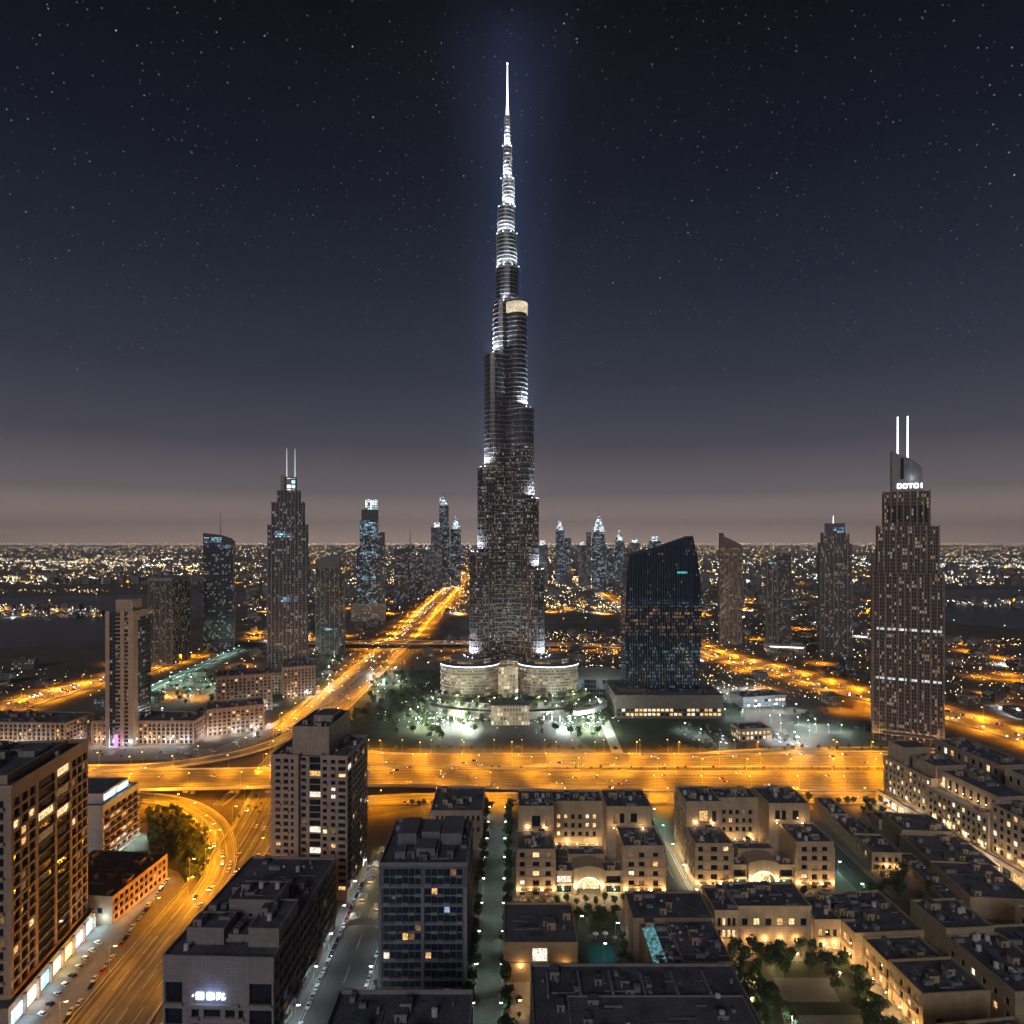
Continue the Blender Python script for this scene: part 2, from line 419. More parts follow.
def unit_mesh(w, d, h, fans):
    mb = MB(); mb.box(-w / 2, w / 2, -d / 2, d / 2, .25, h); mb.box(-w / 2 + .1, w / 2 - .1, -d / 2 + .1, d / 2 - .1, 0, .25)
    for i in range(fans):
        x = -w / 2 + w * (i + .5) / fans
        mb.cyl(x, 0, d * .32, d * .32, h, h + .3, 10, 0, 1)
    return mb.mesh('roof_unit', [UNIT, DKMETAL])
UNITS = [unit_mesh(2.4, 1.6, 1.4, 1), unit_mesh(4.2, 1.8, 1.7, 2), unit_mesh(1.4, 1.4, 1.1, 1), unit_mesh(6, 2.2, 2.0, 3), unit_mesh(3, 5, 1.2, 1), unit_mesh(.8, 7, .7, 0), unit_mesh(1.0, 1.0, 2.2, 0), unit_mesh(1.8, 1.2, .8, 1), unit_mesh(.5, 4, .5, 0), unit_mesh(2.6, 2.6, 2.4, 0)]
def tank_mesh():
    mb = MB(); mb.cyl(0, 0, 1.1, 1.1, .4, 2.4, 14); mb.cyl(0, 0, 1.1, .3, 2.4, 2.8, 14); mb.box(-.9, .9, -.9, .9, 0, .4); return mb.mesh('roof_unit', [PALE])
def dish_mesh():
    mb = MB(); mb.cyl(0, 0, .06, .06, 0, 1.1, 6); P_ = [(.75 * cos(i * pi / 6), -.25 - .12 * sin(i * pi / 6), 1.2 + .75 * sin(i * pi / 6)) for i in range(12)]
    for i in range(12): mb.poly([P_[i], P_[(i + 1) % 12], (0, -.02, 1.15)])
    return mb.mesh('roof_unit', [PALE])
UNITS += [tank_mesh(), tank_mesh(), dish_mesh(), dish_mesh()]
def globe(mat):
    mb = MB(); mb.octa(0, 0, 0, .32); return mb.mesh('wall_lamp', mat)
WLAMP = {'warm': globe(WARMLAMP), 'cool': globe(COOLLAMP), 'sodium': globe(SODIUM)}

# ------------------------------------------------------------------ ground
mb = MB(); xs = [-27000, -17000, -9000, -4000, -2000, -1000, -500, -250, 0, 250, 500, 1000, 2000, 4000, 9000, 17000, 27000]
ys = [-27000, -17000, -8000, -2000, -300, 0, 200, 350, 500, 650, 900, 1300, 1800, 2600, 4000, 7000, 12000, 19000, 27000]
for i in range(len(xs) - 1):
    for j in range(len(ys) - 1):
        mb.poly([(xs[i], ys[j], 0), (xs[i + 1], ys[j], 0), (xs[i + 1], ys[j + 1], 0), (xs[i], ys[j + 1], 0)])
struct(mb.build('ground', SOIL))
def sheet(name, pts, z, mat, kind='structure'):
    mb = MB(); mb.poly([(x, y, z) for x, y in pts]); return struct(mb.build(name, mat), kind)
sheet('paving', [(-290, 180), (345, 180), (330, 500), (-60, 500), (-60, 505), (-130, 470), (-290, 470)], .06, PAVE)
sheet('lawn', [(-230, 640), (-330, 840), (-250, 1020), (200, 1040), (300, 830), (235, 640)], .06, LAWN)

# ------------------------------------------------------------------ roads
def smooth(pts, step=12.0):
    P = [Vector(p if len(p) == 3 else (p[0], p[1], 0)) for p in pts]
    P = [P[0] * 2 - P[1]] + P + [P[-1] * 2 - P[-2]]; out = []
    for i in range(1, len(P) - 2):
        n = max(2, int((P[i + 1] - P[i]).length / step))
        for k in range(n):
            t = k / n; a, b, c, d = P[i - 1:i + 3]
            out.append(.5 * ((2 * b) + (c - a) * t + (2 * a - 5 * b + 4 * c - d) * t * t + (3 * b - a - 3 * c + d) * t ** 3))
    out.append(P[-2]); return out
def frames(path):
    out = []
    for i, p in enumerate(path):
        t = path[min(i + 1, len(path) - 1)] - path[max(i - 1, 0)]; t.z = 0; t.normalize()
        out.append((p, t, Vector((t.y, -t.x, 0))))
    return out
def ribbon(mb, fr, o0, o1, dz, m=0):
    v = 0
    for (p, t, n), (p2, t2, n2) in zip(fr[:-1], fr[1:]):
        z = Vector((0, 0, dz)); l = (p2 - p).length
        A0, A1 = (o0[0], o1[0]) if isinstance(o0, tuple) else (o0, o1)
        mb.poly([p + n * A1 + z, p2 + n2 * A1 + z, p2 + n2 * A0 + z, p + n * A0 + z], m, [(A1, v), (A1, v + l), (A0, v + l), (A0, v)]); v += l
def bar(mb, fr, o, w, z0, z1, m=0):
    for (p, t, n), (p2, t2, n2) in zip(fr[:-1], fr[1:]):
        def P(q, nn, oo, z): return q + nn * oo + Vector((0, 0, z))
        a, b, c, d = P(p, n, o - w / 2, z0), P(p2, n2, o - w / 2, z0), P(p2, n2, o + w / 2, z0), P(p, n, o + w / 2, z0)
        k = Vector((0, 0, z1 - z0))
        mb.poly([a + k, d + k, c + k, b + k], m); mb.poly([a, a + k, b + k, b], m); mb.poly([d, c, c + k, d + k], m)
ROADS = []
def road(name, pts, width, lanes=4, dz=.16, barrier=True, deck=0.0, surf=None, marks=True):
    path = smooth(pts); fr = frames(path); w = width / 2
    mb = MB(); ribbon(mb, fr, -w, w, dz)
    if deck: bar(mb, fr, 0, width * .94, dz - deck, dz - .03)
    struct(mb.build(name, surf or ROADM))
    eb = MB()
    for sd_ in (-w, w): bar(eb, fr, sd_, .6 if barrier else .3, dz - (deck * .5 if deck else .15), dz + (.95 if barrier else .14))
    struct(eb.build(name + '_kerb', KERB))
    if marks:
        kb = MB()
        for e in (-w + 1.2, w - 1.2): ribbon(kb, fr, e - .12, e + .12, dz + .05)
        for l in range(1, lanes):
            o = -w + 1.2 + (width - 2.4) * l / lanes
            for i in range(0, len(fr) - 1, 2): ribbon(kb, fr[i:i + 2], o - .12, o + .12, dz + .05)
        struct(kb.build(name + '_marking', PAINT))
    ROADS.append((path, w + 3))
    return fr
def near_road(x, y, pad=0.0):
    for path, w in ROADS:
        for p in path[::2]:
            if hypot(p.x - x, p.y - y) < w + pad + 12: return True
    return False
# lamp posts
def lamp_meshes(h, arm, mat, twin=False):
    a = MB(); a.cyl(0, 0, .16, .09, 0, h, 7); a.cyl(0, 0, .28, .28, 0, .5, 7)
    for sgn in ((1, -1) if twin else (1,)): a.tube((0, 0, h - .1), (sgn * arm, 0, h + .35), .07, .06, 5)
    hd = MB(); hd.box(-.55, .55, -.2, .2, -.06, .12)
    ln = MB(); ln.box(-.62, .62, -.27, .27, -.24, -.07)
    return a.mesh('pole', STEEL), hd.mesh('lamp_head', DKMETAL), ln.mesh('lens', mat)
LM = {'sodium': lamp_meshes(12, 2.6, SODIUM), 'sodium2': lamp_meshes(13, 2.8, SODIUM, True), 'cool': lamp_meshes(8, 1.2, COOLLAMP), 'warm': lamp_meshes(5, .5, WARMLAMP)}
LM['teal'] = lamp_meshes(8, 1.2, glow('greenish lamp glass', (.55, 1, .86), 26))
LC = {'sodium': (1, .362, .009), 'sodium2': (1, .362, .009), 'teal': (.50, 1, .82), 'cool': (.74, .90, 1), 'warm': (1, .62, .27)}
LH = {'sodium': (12, 2.6), 'sodium2': (13, 2.8), 'cool': (8, 1.2), 'teal': (8, 1.2), 'warm': (5, .5)}
LABELL = {}
def street_lamp(kind, x, y, z, rz, e, label, group, name='street_lamp', lit=True, point=None):
    t = thing(name, label, 'street lamp', (x, y, z), rz, group); h, arm = LH[kind]; P, Hd, Ln = LM[kind]
    link('pole', P, t)
    for sg in ((1, -1) if kind == 'sodium2' else (1,)):
        hd = link('lamp_head', Hd, t, (sg * arm, 0, h + .4)); link('lens', Ln, hd)
    if point: light('lamp_light', (arm * .9, 0, h - .9), e, point, t, size=.4)
    elif lit: light('lamp_light', (arm * .9, 0, h - .15), e, LC[kind], t, 'SPOT', .4, 164, .6)
    return t
def lamp_row(fr, off, step, kind, e, label, group, start=0.0, both=False, point=None):
    acc = step - start; k = 0
    for (p, t, n), (p2, _, _) in zip(fr[:-1], fr[1:]):
        acc += (p2 - p).length
        if acc >= step:
            acc = 0; k += 1
            o = off if (not both or k % 2) else -off
            q = p + n * o
            inward = -n if o > 0 else n
            street_lamp(kind, q.x, q.y, q.z, atan2(inward.y, inward.x), e, label, group, 'highway_lamp' if kind == 'sodium' else 'street_lamp', point=point)

def P2(*pts): return [GP(*p) for p in pts]
def PX(*pts): return [GP(a, b) + ((z,) if z else (0,)) for a, b, z in [(p + (0,))[:3] for p in pts]]
hwA = road('highway', [(430, 604), (250, 604), (0, 604), (-120, 606), (-215, 640)], 36, 6)
hwB = road('highway', [(440, 552, 0), (250, 552, 0), (60, 552, 1), (-60, 550, 5), (-140, 542, 8.5), (-260, 534, 9), (-430, 528, 9)], 44, 6, deck=2.2)
front = road('frontage_road', [(330, 515), (60, 514), (-60, 514), (-150, 500), (-182, 470)], 20, 3)
mainL = PX((468, 572), (455, 585), (432, 607), (402, 638), (376, 662), (338, 697), (300, 730))
szr = road('main_road', mainL, 60, 8)
near = road('main_road', [mainL[-1]] + PX((281, 775), (252, 835), (212, 890), (150, 970), (90, 1050)), 35, 5, dz=.22)
loop = road('loop_road', PX((205, 897), (222, 865), (217, 830), (196, 811), (165, 801), (120, 797), (60, 796)), 17, 3, dz=.30)
rampL = road('slip_road', [GP(338, 700) + (0,), GP(296, 733) + (1,), GP(250, 751, 4) + (4,), GP(200, 761, 7) + (7,), GP(140, 768, 9) + (9,), GP(60, 769, 9) + (9,)], 15, 2, dz=.36, deck=1.6)
slip = road('slip_road', PX((218, 806), (236, 792), (262, 768), (285, 742)), 8, 1, dz=.28, marks=False)
leftH = road('highway', PX((-90, 755), (0, 713), (60, 692), (108, 680), (200, 652)), 46, 6)
diag = road('highway', PX((1120, 768), (1024, 736), (945, 714), (870, 697), (785, 672), (705, 650), (645, 620), (590, 590), (560, 573)), 52, 6, dz=.2)
lane = road('lane', PX((130, 700), (165, 682), (205, 664), (240, 648)), 14, 2, dz=.26)
cross = road('cross_road', [(-420, 1255, 8), (-300, 1250, 8), (-60, 1245, 8), (160, 1240, 4), (330, 1225, 0)], 36, 4, deck=2)
edgeR = road('service_road', PX((700, 756), (760, 752), (860, 750), (1000, 752)), 12, 2, dz=.26)
# streets of the quarter
def street(name, x0, x1, y0, y1, mat=ASPH):
    cx = (x0 + x1) / 2
    return road(name, [(cx, y0, 0), (cx, (y0 + y1) / 2, 0), (cx, y1, 0)], x1 - x0, 2, .2, False, surf=mat, marks=mat is ASPH)
st1 = street('street', -92, -66, 200, 425)
st2 = street('street', -17, -4.5, 200, 505, PAVE)
st3 = street('street', 91.5, 106.5, 366, 503)
st4 = street('street', 203, 222, 372, 500)
sheet('path', P2((598, 716), (607, 716), (625, 757), (613, 757)), .14, pbr('pale walkway', (.34, .34, .34), .7, var=.25, fine=.3))
sheet('path', P2((455, 722), (555, 722), (600, 755), (420, 755)), .12, pbr('brown forecourt', (.085, .075, .065), .85, var=.3))

sod = 'tall sodium street lamp glowing orange beside the '
lamp_row(hwA, 19.5, 34, 'sodium', 46956, sod + 'level highway', 'orange lamps of the level highway')
lamp_row(hwA, -19.5, 34, 'sodium', 46956, sod + 'level highway', 'orange lamps of the level highway', 17)
lamp_row(hwB, 23.5, 36, 'sodium', 53664, sod + 'raised highway deck', 'orange lamps of the raised highway')
lamp_row(hwB, -23.5, 36, 'sodium', 53664, sod + 'raised highway deck', 'orange lamps of the raised highway', 18)
lamp_row(front, -11.5, 42, 'sodium', 35776, sod + 'frontage road behind the old quarter', 'orange lamps of the frontage road')
lamp_row(szr[-48:], 31.5, 42, 'sodium', 76024, sod + 'wide main road', 'orange lamps of the main road')
lamp_row(szr[-48:], -31.5, 42, 'sodium', 76024, sod + 'wide main road', 'orange lamps of the main road', 21)
lamp_row(szr[:-48], 31.5, 95, 'sodium', 424840, sod + 'far end of the main road', 'orange lamps of the far main road')
lamp_row(szr[:-48], -31.5, 95, 'sodium', 424840, sod + 'far end of the main road', 'orange lamps of the far main road', 45)
lamp_row(near, 19, 34, 'sodium', 7500, sod + 'road passing the apartment tower', 'orange lamps of the road in front', point=LC['sodium'])
lamp_row(near, -19, 34, 'sodium', 7500, sod + 'road passing the apartment tower', 'orange lamps of the road in front', 17, point=LC['sodium'])
lamp_row(loop, -9.5, 26, 'sodium', 31200, sod + 'curved loop road', 'orange lamps of the loop road', point=LC['sodium'])
lamp_row(rampL, 8.6, 38, 'sodium', 12074, sod + 'curving slip road', 'orange lamps of the slip road')
lamp_row(leftH, 24, 45, 'sodium', 123760, sod + 'side highway at the lake', 'orange lamps of the side highway')
lamp_row(leftH, -24, 45, 'sodium', 123760, sod + 'side highway at the lake', 'orange lamps of the side highway', 22)
lamp_row(diag[:90], 27, 45, 'sodium', 123760, sod + 'diagonal highway', 'orange lamps of the diagonal highway')
lamp_row(diag[:90], -27, 45, 'sodium', 123760, sod + 'diagonal highway', 'orange lamps of the diagonal highway', 22)
lamp_row(diag[90:], 27, 95, 'sodium', 309400, sod + 'far diagonal highway', 'orange lamps of the far diagonal highway')
lamp_row(cross, 19, 60, 'sodium', 88400, sod + 'cross road behind the tallest tower', 'orange lamps of the cross road')
lamp_row(lane, 8, 24, 'teal', 14000, 'slim street lamp with pale teal head beside the lane behind the beige tower', 'teal lamps of the lane behind the beige tower')
cl = 'slim street lamp with cool white head on the '
lamp_row(st1, 14, 22, 'cool', 2600, cl + 'street of parked cars', 'white lamps of the parking street')
lamp_row(st1, -14, 22, 'cool', 2600, cl + 'street of parked cars', 'white lamps of the parking street', 11)
lamp_row(st2, 7.2, 20, 'teal', 800, cl + 'pale pedestrian street', 'white lamps of the pedestrian street')
lamp_row(st2, -7.2, 20, 'cool', 900, cl + 'pale pedestrian street', 'white lamps of the pedestrian street', 12)
lamp_row(st3, 8, 14, 'teal', 2400, cl + 'lane between the two court blocks', 'white lamps of the lane')
lamp_row(st4, -10, 20, 'teal', 2200, cl + 'street beside the market roofs', 'white lamps of the market street')
# ------------------------------------------------------------------ the tallest tower
BX, BY = -6.5, 835.0
B_GL = facade('tall tower glazing', (.050, .047, .050), (.013, .016, .022), 1.9, 4.0, .62, .55, .33, [(1, .58, .26), (1, .68, .36), (1, .78, .5), (.9, .92, .95)], 1.6, .35, .14,
              zones=[(330, 640, .03, [(1, .85, .6), (.8, .9, 1)], 1.2)], metal=.25)
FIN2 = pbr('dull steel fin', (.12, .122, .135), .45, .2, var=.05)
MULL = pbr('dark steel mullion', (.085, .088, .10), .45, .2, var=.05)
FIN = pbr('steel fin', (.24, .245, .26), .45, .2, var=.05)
def capsule(ang, r0, r1, w, n=7):
    a = radians(ang); d = Vector((cos(a), sin(a))); s_ = Vector((-d.y, d.x)); rr = w / 2
    pts = [d * r0 - s_ * rr]
    for i in range(n + 1):
        t = -pi / 2 + pi * i / n
        pts.append(d * (r1 - rr) + d * (rr * cos(t)) + s_ * (rr * sin(t)))
    pts.append(d * r0 + s_ * rr)
    return [(p.x, p.y) for p in pts]
tt = thing('skyscraper', 'tallest tower, stepped and tapering, with lit needle spire above all others', 'skyscraper', (BX, BY, 0))
def grow(pts, k):
    cx = sum(p[0] for p in pts) / len(pts); cy_ = sum(p[1] for p in pts) / len(pts)
    out = []
    for x, y in pts:
        l = hypot(x - cx, y - cy_); out.append((x + (x - cx) / l * k, y + (y - cy_) / l * k))
    return out
def bay(pts, z0, z1, step, name='wing_tier'):
    b = MB(); b.prism(pts, z0, z1, 0, 1, False, R.uniform(0, 900)); b.build(name, [B_GL, DKMETAL], tt)
    f = MB(); z = z0 + step
    ga = grow(pts, .8)
    while z < z1 - .3:
        f.prism(ga, z, z + (.8 if z1 > 460 else .5), 0, 0, True); z += step
    f.prism(grow(pts, .4), z1 - .2, z1 + 1.6, 0, 1, True)
    if z1 < 460:
        vb = MB(); n_ = len(pts)
        for i in range(n_ - 1):
            a, b_ = Vector(pts[i]), Vector(pts[i + 1]); l = (b_ - a).length; t_ = (b_ - a) / l; nn = Vector((t_.y, -t_.x)); m_ = max(1, int(l / 2.6))
            for k in range(m_):
                c = a + t_ * (l * (k + .5) / m_)
                q = [c - t_ * .2 + nn * .004, c - t_ * .2 + nn * .62, c + t_ * .2 + nn * .62, c + t_ * .2 + nn * .004]
                vb.prism([(p.x, p.y) for p in q], z0, z1 - .25, 0, None)
        vb.build('mullion', MULL, tt)
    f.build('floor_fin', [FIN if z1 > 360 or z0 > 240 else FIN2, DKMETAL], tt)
wingL = [(169 + 22, 53, 21), (299, 41.5, 23), (445, 31.5, 25), (515, 19, 24)]
wingR = [(169, 53, 21), (259, 45, 23), (375, 38, 25), (515, 28, 24)]
wingB = [(140, 52, 21), (230, 44, 23), (340, 36, 25), (480, 26, 24)]
FL = []
for ang, tiers in ((-150, wingL), (-30, wingR), (90, wingB)):
    for k, (zt, r, w) in enumerate(tiers):
        zb = 0 if k == 0 else tiers[k - 1][0] - 8
        zlow = 49
        bay(capsule(ang, 2, r, w - k * .01), zlow, zt, 7.8 if zt < 400 else 6.0)
        if k and ang != 90:
            a = radians(ang); z0 = tiers[k - 1][0]; rp = tiers[k - 1][1]
            FL.append((a, (r + rp) / 2 + .5, z0 + 2.2, r))
core = [(604, -.6, 13.2, 0), (561, .2, 14.5, 1), (640, -1.5, 10.8, 0), (677, 1.8, 7.6, 1), (720, .8, 5.2, 0), (759, .2, 3.4, 1)]
def ring(cx, r, n=14, sq=.85): return [(cx + r * cos(2 * pi * i / n), r * sq * sin(2 * pi * i / n)) for i in range(n)]
for zt, cx, r, k in core:
    bay(ring(cx, r), 470 if zt < 700 else 660, zt, 5.0, 'core_tier')
bx_ = MB(); bx_.prism(grow(capsule(-30, 4, 28, 24), 1.1), 499, 513, 0, 1, True)
bx_.build('lit_belt', [glow('lit plant floor', (1, .86, .58), .75, .35, .15), DKMETAL], tt)
sp = MB(); sp.cyl(.5, 0, 2.2, 1.5, 758, 775, 8); sp.cyl(.5, 0, 1.3, .55, 775, 829, 8); sp.build('spire', SPIREGLOW, tt)
tp = MB(); tp.octa(.5, 0, 829.5, 1.3); tp.build('beacon', glow('white beacon', (.9, .96, 1), 12), tt)
fm = MB(); fm.box(-.5, .5, -.5, .5, 0, .8); FLM = fm.mesh('floodlight', glow('flood glass', (.85, .95, 1), 5))
UP = (pi, 0, 0)
def flood(x, y, z, e, col=(.86, .94, 1), ang=70, tilt=None, parent=None):
    link('floodlight', FLM, parent or tt, (x, y, z))
    o = light('flood_light', (x, y, z + 1.4), e, col, parent or tt, 'SPOT', .5, ang, .8, UP)
    if tilt is not None: o.rotation_euler = Vector(tilt).to_track_quat('-Z', 'Y').to_euler()
for a, rr, z, ri in FL:
    d = Vector((cos(a), sin(a))); s_ = Vector((-d.y, d.x))
    for k in (-8, 0, 8):
        p = d * (rr + 1.2 - abs(k) * .2) + s_ * k
        flood(p.x, p.y, z, 170000, tilt=(-d.x * .3, -d.y * .3, 1), ang=115)
for z, r, cx, e in ((516, 17, 4, 70000), (562, 16.2, 3, 70000), (605, 14.8, 0, 75000), (641, 12, 0, 110000), (678, 9.2, 0, 130000), (721, 6.6, 0, 170000)):
    for a in (-150, -110, -70, -30):
        d = Vector((cos(radians(a)), sin(radians(a))))
        flood(cx * .4 + d.x * r, d.y * r, z - 1, e * 1.1, tilt=(-d.x * .2, -d.y * .2, 1), ang=100)
for a in (-150, -30):
    d = Vector((cos(radians(a)), sin(radians(a)))); s_ = Vector((-d.y, d.x))
    for k in (-12, -4, 4, 12): 
        p = d * (60 - abs(k) * .3) + s_ * k; flood(p.x, p.y, 61.2, 190000, tilt=(-d.x * .3, -d.y * .3, 1), ang=115)
sb = thing('added_spot', 'blue searchlight, put in unseen behind the tallest tower to light the haze', 'added_spot', (BX + 3, BY + 88, 0))  # added out of sight: its beams make the blue glow round the spire
b = MB(); b.cyl(0, 0, 2.2, 1.8, 0, 2, 12); b.build('base', DKMETAL, sb); b = MB(); b.cyl(0, 0, 1.5, 1.6, 2, 3.4, 12, 0, 1); b.build('drum', [DKMETAL, glow('searchlight glass', (.4, .6, 1), 8)], sb)
light('beam', (0, 0, 4), 5.6e8, (.22, .42, 1), sb, 'SPOT', .8, 5.5, 1.0, UP); light('wide_beam', (0, 0, 4.2), 2.8e8, (.24, .42, 1), sb, 'SPOT', .8, 15, 1.0, UP)
# podium
PODF = facade('podium stripes', (.24, .195, .145), (.05, .045, .04), 2.2, 3.6, .70, .5, .60, [(1, .66, .34), (1, .76, .46), (.95, .92, .85)], .9, .6, .2)
pod = thing('podium', 'low drum shaped podium with striped lit floors and white rim lights under the tallest tower', 'podium', (BX, BY - 35, 0))
def oval(cx, cy_, a, b, n=40): return [(cx + a * cos(2 * pi * i / n), cy_ + b * sin(2 * pi * i / n)) for i in range(n)]
for cx, a in ((-46, 37), (52, 38)):
    b = MB(); b.prism(oval(cx, 6, a, 30), 0, 54, 0, 1, False, R.uniform(0, 99)); b.build('drum', [PODF, ROOF2], pod)
    f = MB()
    for z in range(8, 52, 7): f.prism(oval(cx, 6, a + .9, 30.9), z, z + .9, 0, 0, True)
    f.build('floor_band', pbr('podium band', (.34, .285, .22), .7, var=.1), pod)
    f = MB(); f.prism(oval(cx, 6, a + .5, 30.5), 53, 54.3, 0, 1, True); f.build('rim_light', [WHITEGLOW, ROOF2], pod)
    f = MB(); f.prism(oval(cx, 10, a * .72, 20), 54.3, 60, 0, 1, False); f.build('roof_pavilion', [PODF, ROOF2], pod)
b = MB(); b.box(-10, 14, -24, 20, 0, 54); b.build('entrance_hall', [facade('hall glazing', (.4, .33, .25), (.2, .15, .1), 3.4, 4.5, .8, .75, .9, [(1, .78, .45), (1, .86, .6)], 1.1)], pod)
b = MB(); b.box(-17, 26, -82, -64, 0, 22); b.build('pavilion', [facade('pavilion glazing', (.45, .38, .30), (.2, .15, .1), 3.4, 5, .7, .7, .85, [(1, .74, .45), (1, .86, .6)], 1.0)], pod)
b = MB(); b.box(-17.5, 26.5, -82.6, -63.4, 22, 23.2); b.build('pavilion_roof', ROOF2, pod)
fr2 = frames(smooth([(116, -8), (118, -30), (100, -56), (78, -70)], 4)); b = MB(); bar(b, fr2, 0, 6, 8, 13); b.build('curved_ramp', PALE, pod)
for x in (-80, -60, -40, -20, 26, 46, 66, 86): flood(x, -44 if abs(x) < 70 else -36, 17.2, 3600, (1, .84, .6), 90, tilt=(0, .25, 1), parent=pod)
for k_, (ra, rb, hh) in enumerate(((112, 62, 9), (98, 52, 17))):
    b = MB(); b.prism(oval(3, 2 - k_ * 2, ra, rb, 48), 0, hh, 0, 1)
    o_ = b.build('garden_terrace', [pbr('terrace wall', (.16, .135, .11), .85), LAWN], pod)
# oval hall beside it
hall = thing('event_hall', 'oval hall with smooth pale green roof beside the tallest tower', 'hall', (118, 870, 0))
b = MB(); n = 40
prev = None
for k in range(6):
    t = k / 5 * pi / 2; rr = cos(t) * .96 + .04; pts = [(46 * rr * cos(2 * pi * i / n), 30 * rr * sin(2 * pi * i / n), 24 + 10 * sin(t)) for i in range(n)]
    if prev:
        for i in range(n): b.poly([prev[i], prev[(i + 1) % n], pts[(i + 1) % n], pts[i]])
    prev = pts
b.poly(prev); b.build('roof', pbr('pale green roof', (.30, .34, .30), .5, var=.12), hall)
b = MB(); b.prism(oval(0, 0, 43, 27), 0, 24, 0, 0); b.build('glass_wall', facade('hall front', (.2, .2, .2), (.03, .05, .06), 4, 6, .85, .8, .35, COOL, 1.0), hall)

# ------------------------------------------------------------------ generic towers
def tower(name, label, pl, pr, ybase, ytop, depth, mat, tiers=None, piers=0, pmat=None, cat='tower', face=.72):
    """pl/pr: picture columns of the silhouette, ybase: picture row of its foot"""
    D = DZ(ybase); h = ZAT(ytop, D); pc = (pl + pr) / 2
    az = atan2(pc - 512, FP); rot = -az * face; dl = abs(az) * (1 - face)
    w = ((pr - pl) * D / FP * cos(az) - depth * sin(dl)) / cos(dl)
    if w < 10: w = (pr - pl) * D / FP
    if pc < 512: x0, y0 = XD(pl, D), D
    else: x0, y0 = XD(pr, D) - w * cos(rot), D - w * sin(rot)
    t = thing(name, label, cat, (x0, y0, 0), rot)
    z0 = 0
    for (a, b, zt, dd) in (tiers or [(0, 1, 1, 0)]):
        za = h * zt if zt <= 1.2 else zt
        b_ = MB(); b_.prism([(a * w, dd), (b * w, dd), (b * w, depth - dd), (a * w, depth - dd)], z0, za, 0, 1, False, R.uniform(0, 900))
        b_.build('shaft', [mat, ROOF], t)
        if piers:
            nn = max(2, int(piers * (b - a) + .5)); pw = max(.9, w * .016)
            pm = MB(); pm.box(-pw / 2, pw / 2, -.9, -.01, 0, za - z0 + 1.5); me = pm.mesh('pier', pmat or BEIGE)
            for i in range(nn + 1): link('pier', me, t, (a * w + (b - a) * w * i / nn, dd, z0))
            side = 1 if x0 < 0 else 0
            pm = MB(); pm.box(*((.01, .9) if side else (-.9, -.01)), -pw / 2, pw / 2, 0, za - z0 + 1.5); me = pm.mesh('pier', pmat or BEIGE)
            ns = max(2, int(nn * (depth - 2 * dd) / w + .5))
            for i in range(1, ns + 1): link('pier', me, t, (b * w if side else a * w, dd + (depth - 2 * dd) * i / ns, z0))
        z0 = za
    return t, w, h, D
def part(t, name, mat, *boxes):
    b = MB()
    for q in boxes: b.box(*q)
    return b.build(name, mat, t)
def mast(t, x, y, z0, z1, r=.6, mat=None, name='mast'):
    b = MB(); b.cyl(x, y, r, r * .35, z0, z1, 7); return b.build(name, mat or STEEL, t)
DARKW = (.13, .115, .11)
F_ADR = facade('hotel tower glazing', (.135, .108, .095), (.020, .022, .030), 2.2, 3.7, .62, .7, .14, WARM, 2.0)
F_ADR2 = facade('left hotel glazing', (.095, .083, .085), (.018, .023, .034), 2.2, 3.7, .62, .7, .15, MIXED, 2.0)
F_BLUE = facade('blue tower glazing', (.035, .045, .065), (.012, .020, .034), 2.8, 3.8, .78, .66, .15, [(.95, .9, .8), (.75, .9, 1), (1, .8, .55)], 1.5)
F_DARK = facade('dark tower glazing', (.08, .07, .07), (.016, .017, .022), 2.2, 3.7, .6, .58, .20, WARM, 1.7)
F_WARM = facade('brown tower glazing', (.16, .11, .08), (.025, .02, .02), 3.2, 3.7, .36, .86, .34, WARM, 1.3)
F_CRWN = facade('lit office glazing', (.07, .085, .11), (.02, .03, .045), 3.2, 4.0, .8, .7, .30, COOL, 1.7)
F_FAR = facade('distant tower glazing', (.11, .115, .14), (.03, .035, .05), 5.5, 5.5, .7, .6, .26, MIXED, 1.5)
F_FAR2 = facade('distant blue tower glazing', (.07, .10, .15), (.02, .04, .06), 5.5, 5.5, .75, .65, .34, COOL, 1.6)
F_GRID = facade('apartment grid', (.46, .36, .27), (.03, .025, .025), 4.2, 4.0, .62, .66, .34, WARM, 1.3, .8)

F_CROWN = facade('lit crown glazing', (.10, .12, .14), (.3, .35, .4), 6, 6.5, .8, .72, 1.2, [(.8, .94, 1), (.6, .85, 1), (1, .97, .9)], 3.6)
F_BAND = facade('lit band glazing', (.10, .12, .14), (.05, .08, .10), 2.6, 3.4, .8, .7, .75, [(.35, .72, .95), (.6, .88, 1), (.25, .55, .8)], 1.7)
# right: stepped hotel tower with sign
t, w, h, D = tower('hotel_tower', 'stepped hotel tower with white sign and two glowing masts, right of the blue glass block', 868, 944, 748, 450, 46, F_ADR,
    [(0, 1, ZAT(575, 640), 0), (.075, .94, ZAT(526, 640), 3), (.17, .82, ZAT(490, 640), 6)], 11, PINKISH, face=.88)
m_ = w / 76
b = MB(); xa, xb, za = 21 * m_, 54.5 * m_, ZAT(490, D)
prof = [(xa, za), (xb, za), (xb, ZAT(466, D)), (xb - 4, ZAT(461, D)), (xb - 12, ZAT(455, D)), (xb - 22, ZAT(450, D)), (xa, ZAT(446, D))]
fr_ = [(x, 9, z) for x, z in prof]; bk = [(x, 37, z) for x, z in prof]
b.poly(fr_); b.poly(list(reversed(bk)))
for i in range(len(prof)):
    j = (i + 1) % len(prof); b.poly([fr_[j], fr_[i], bk[i], bk[j]])
b.build('crown', GREYW, t)
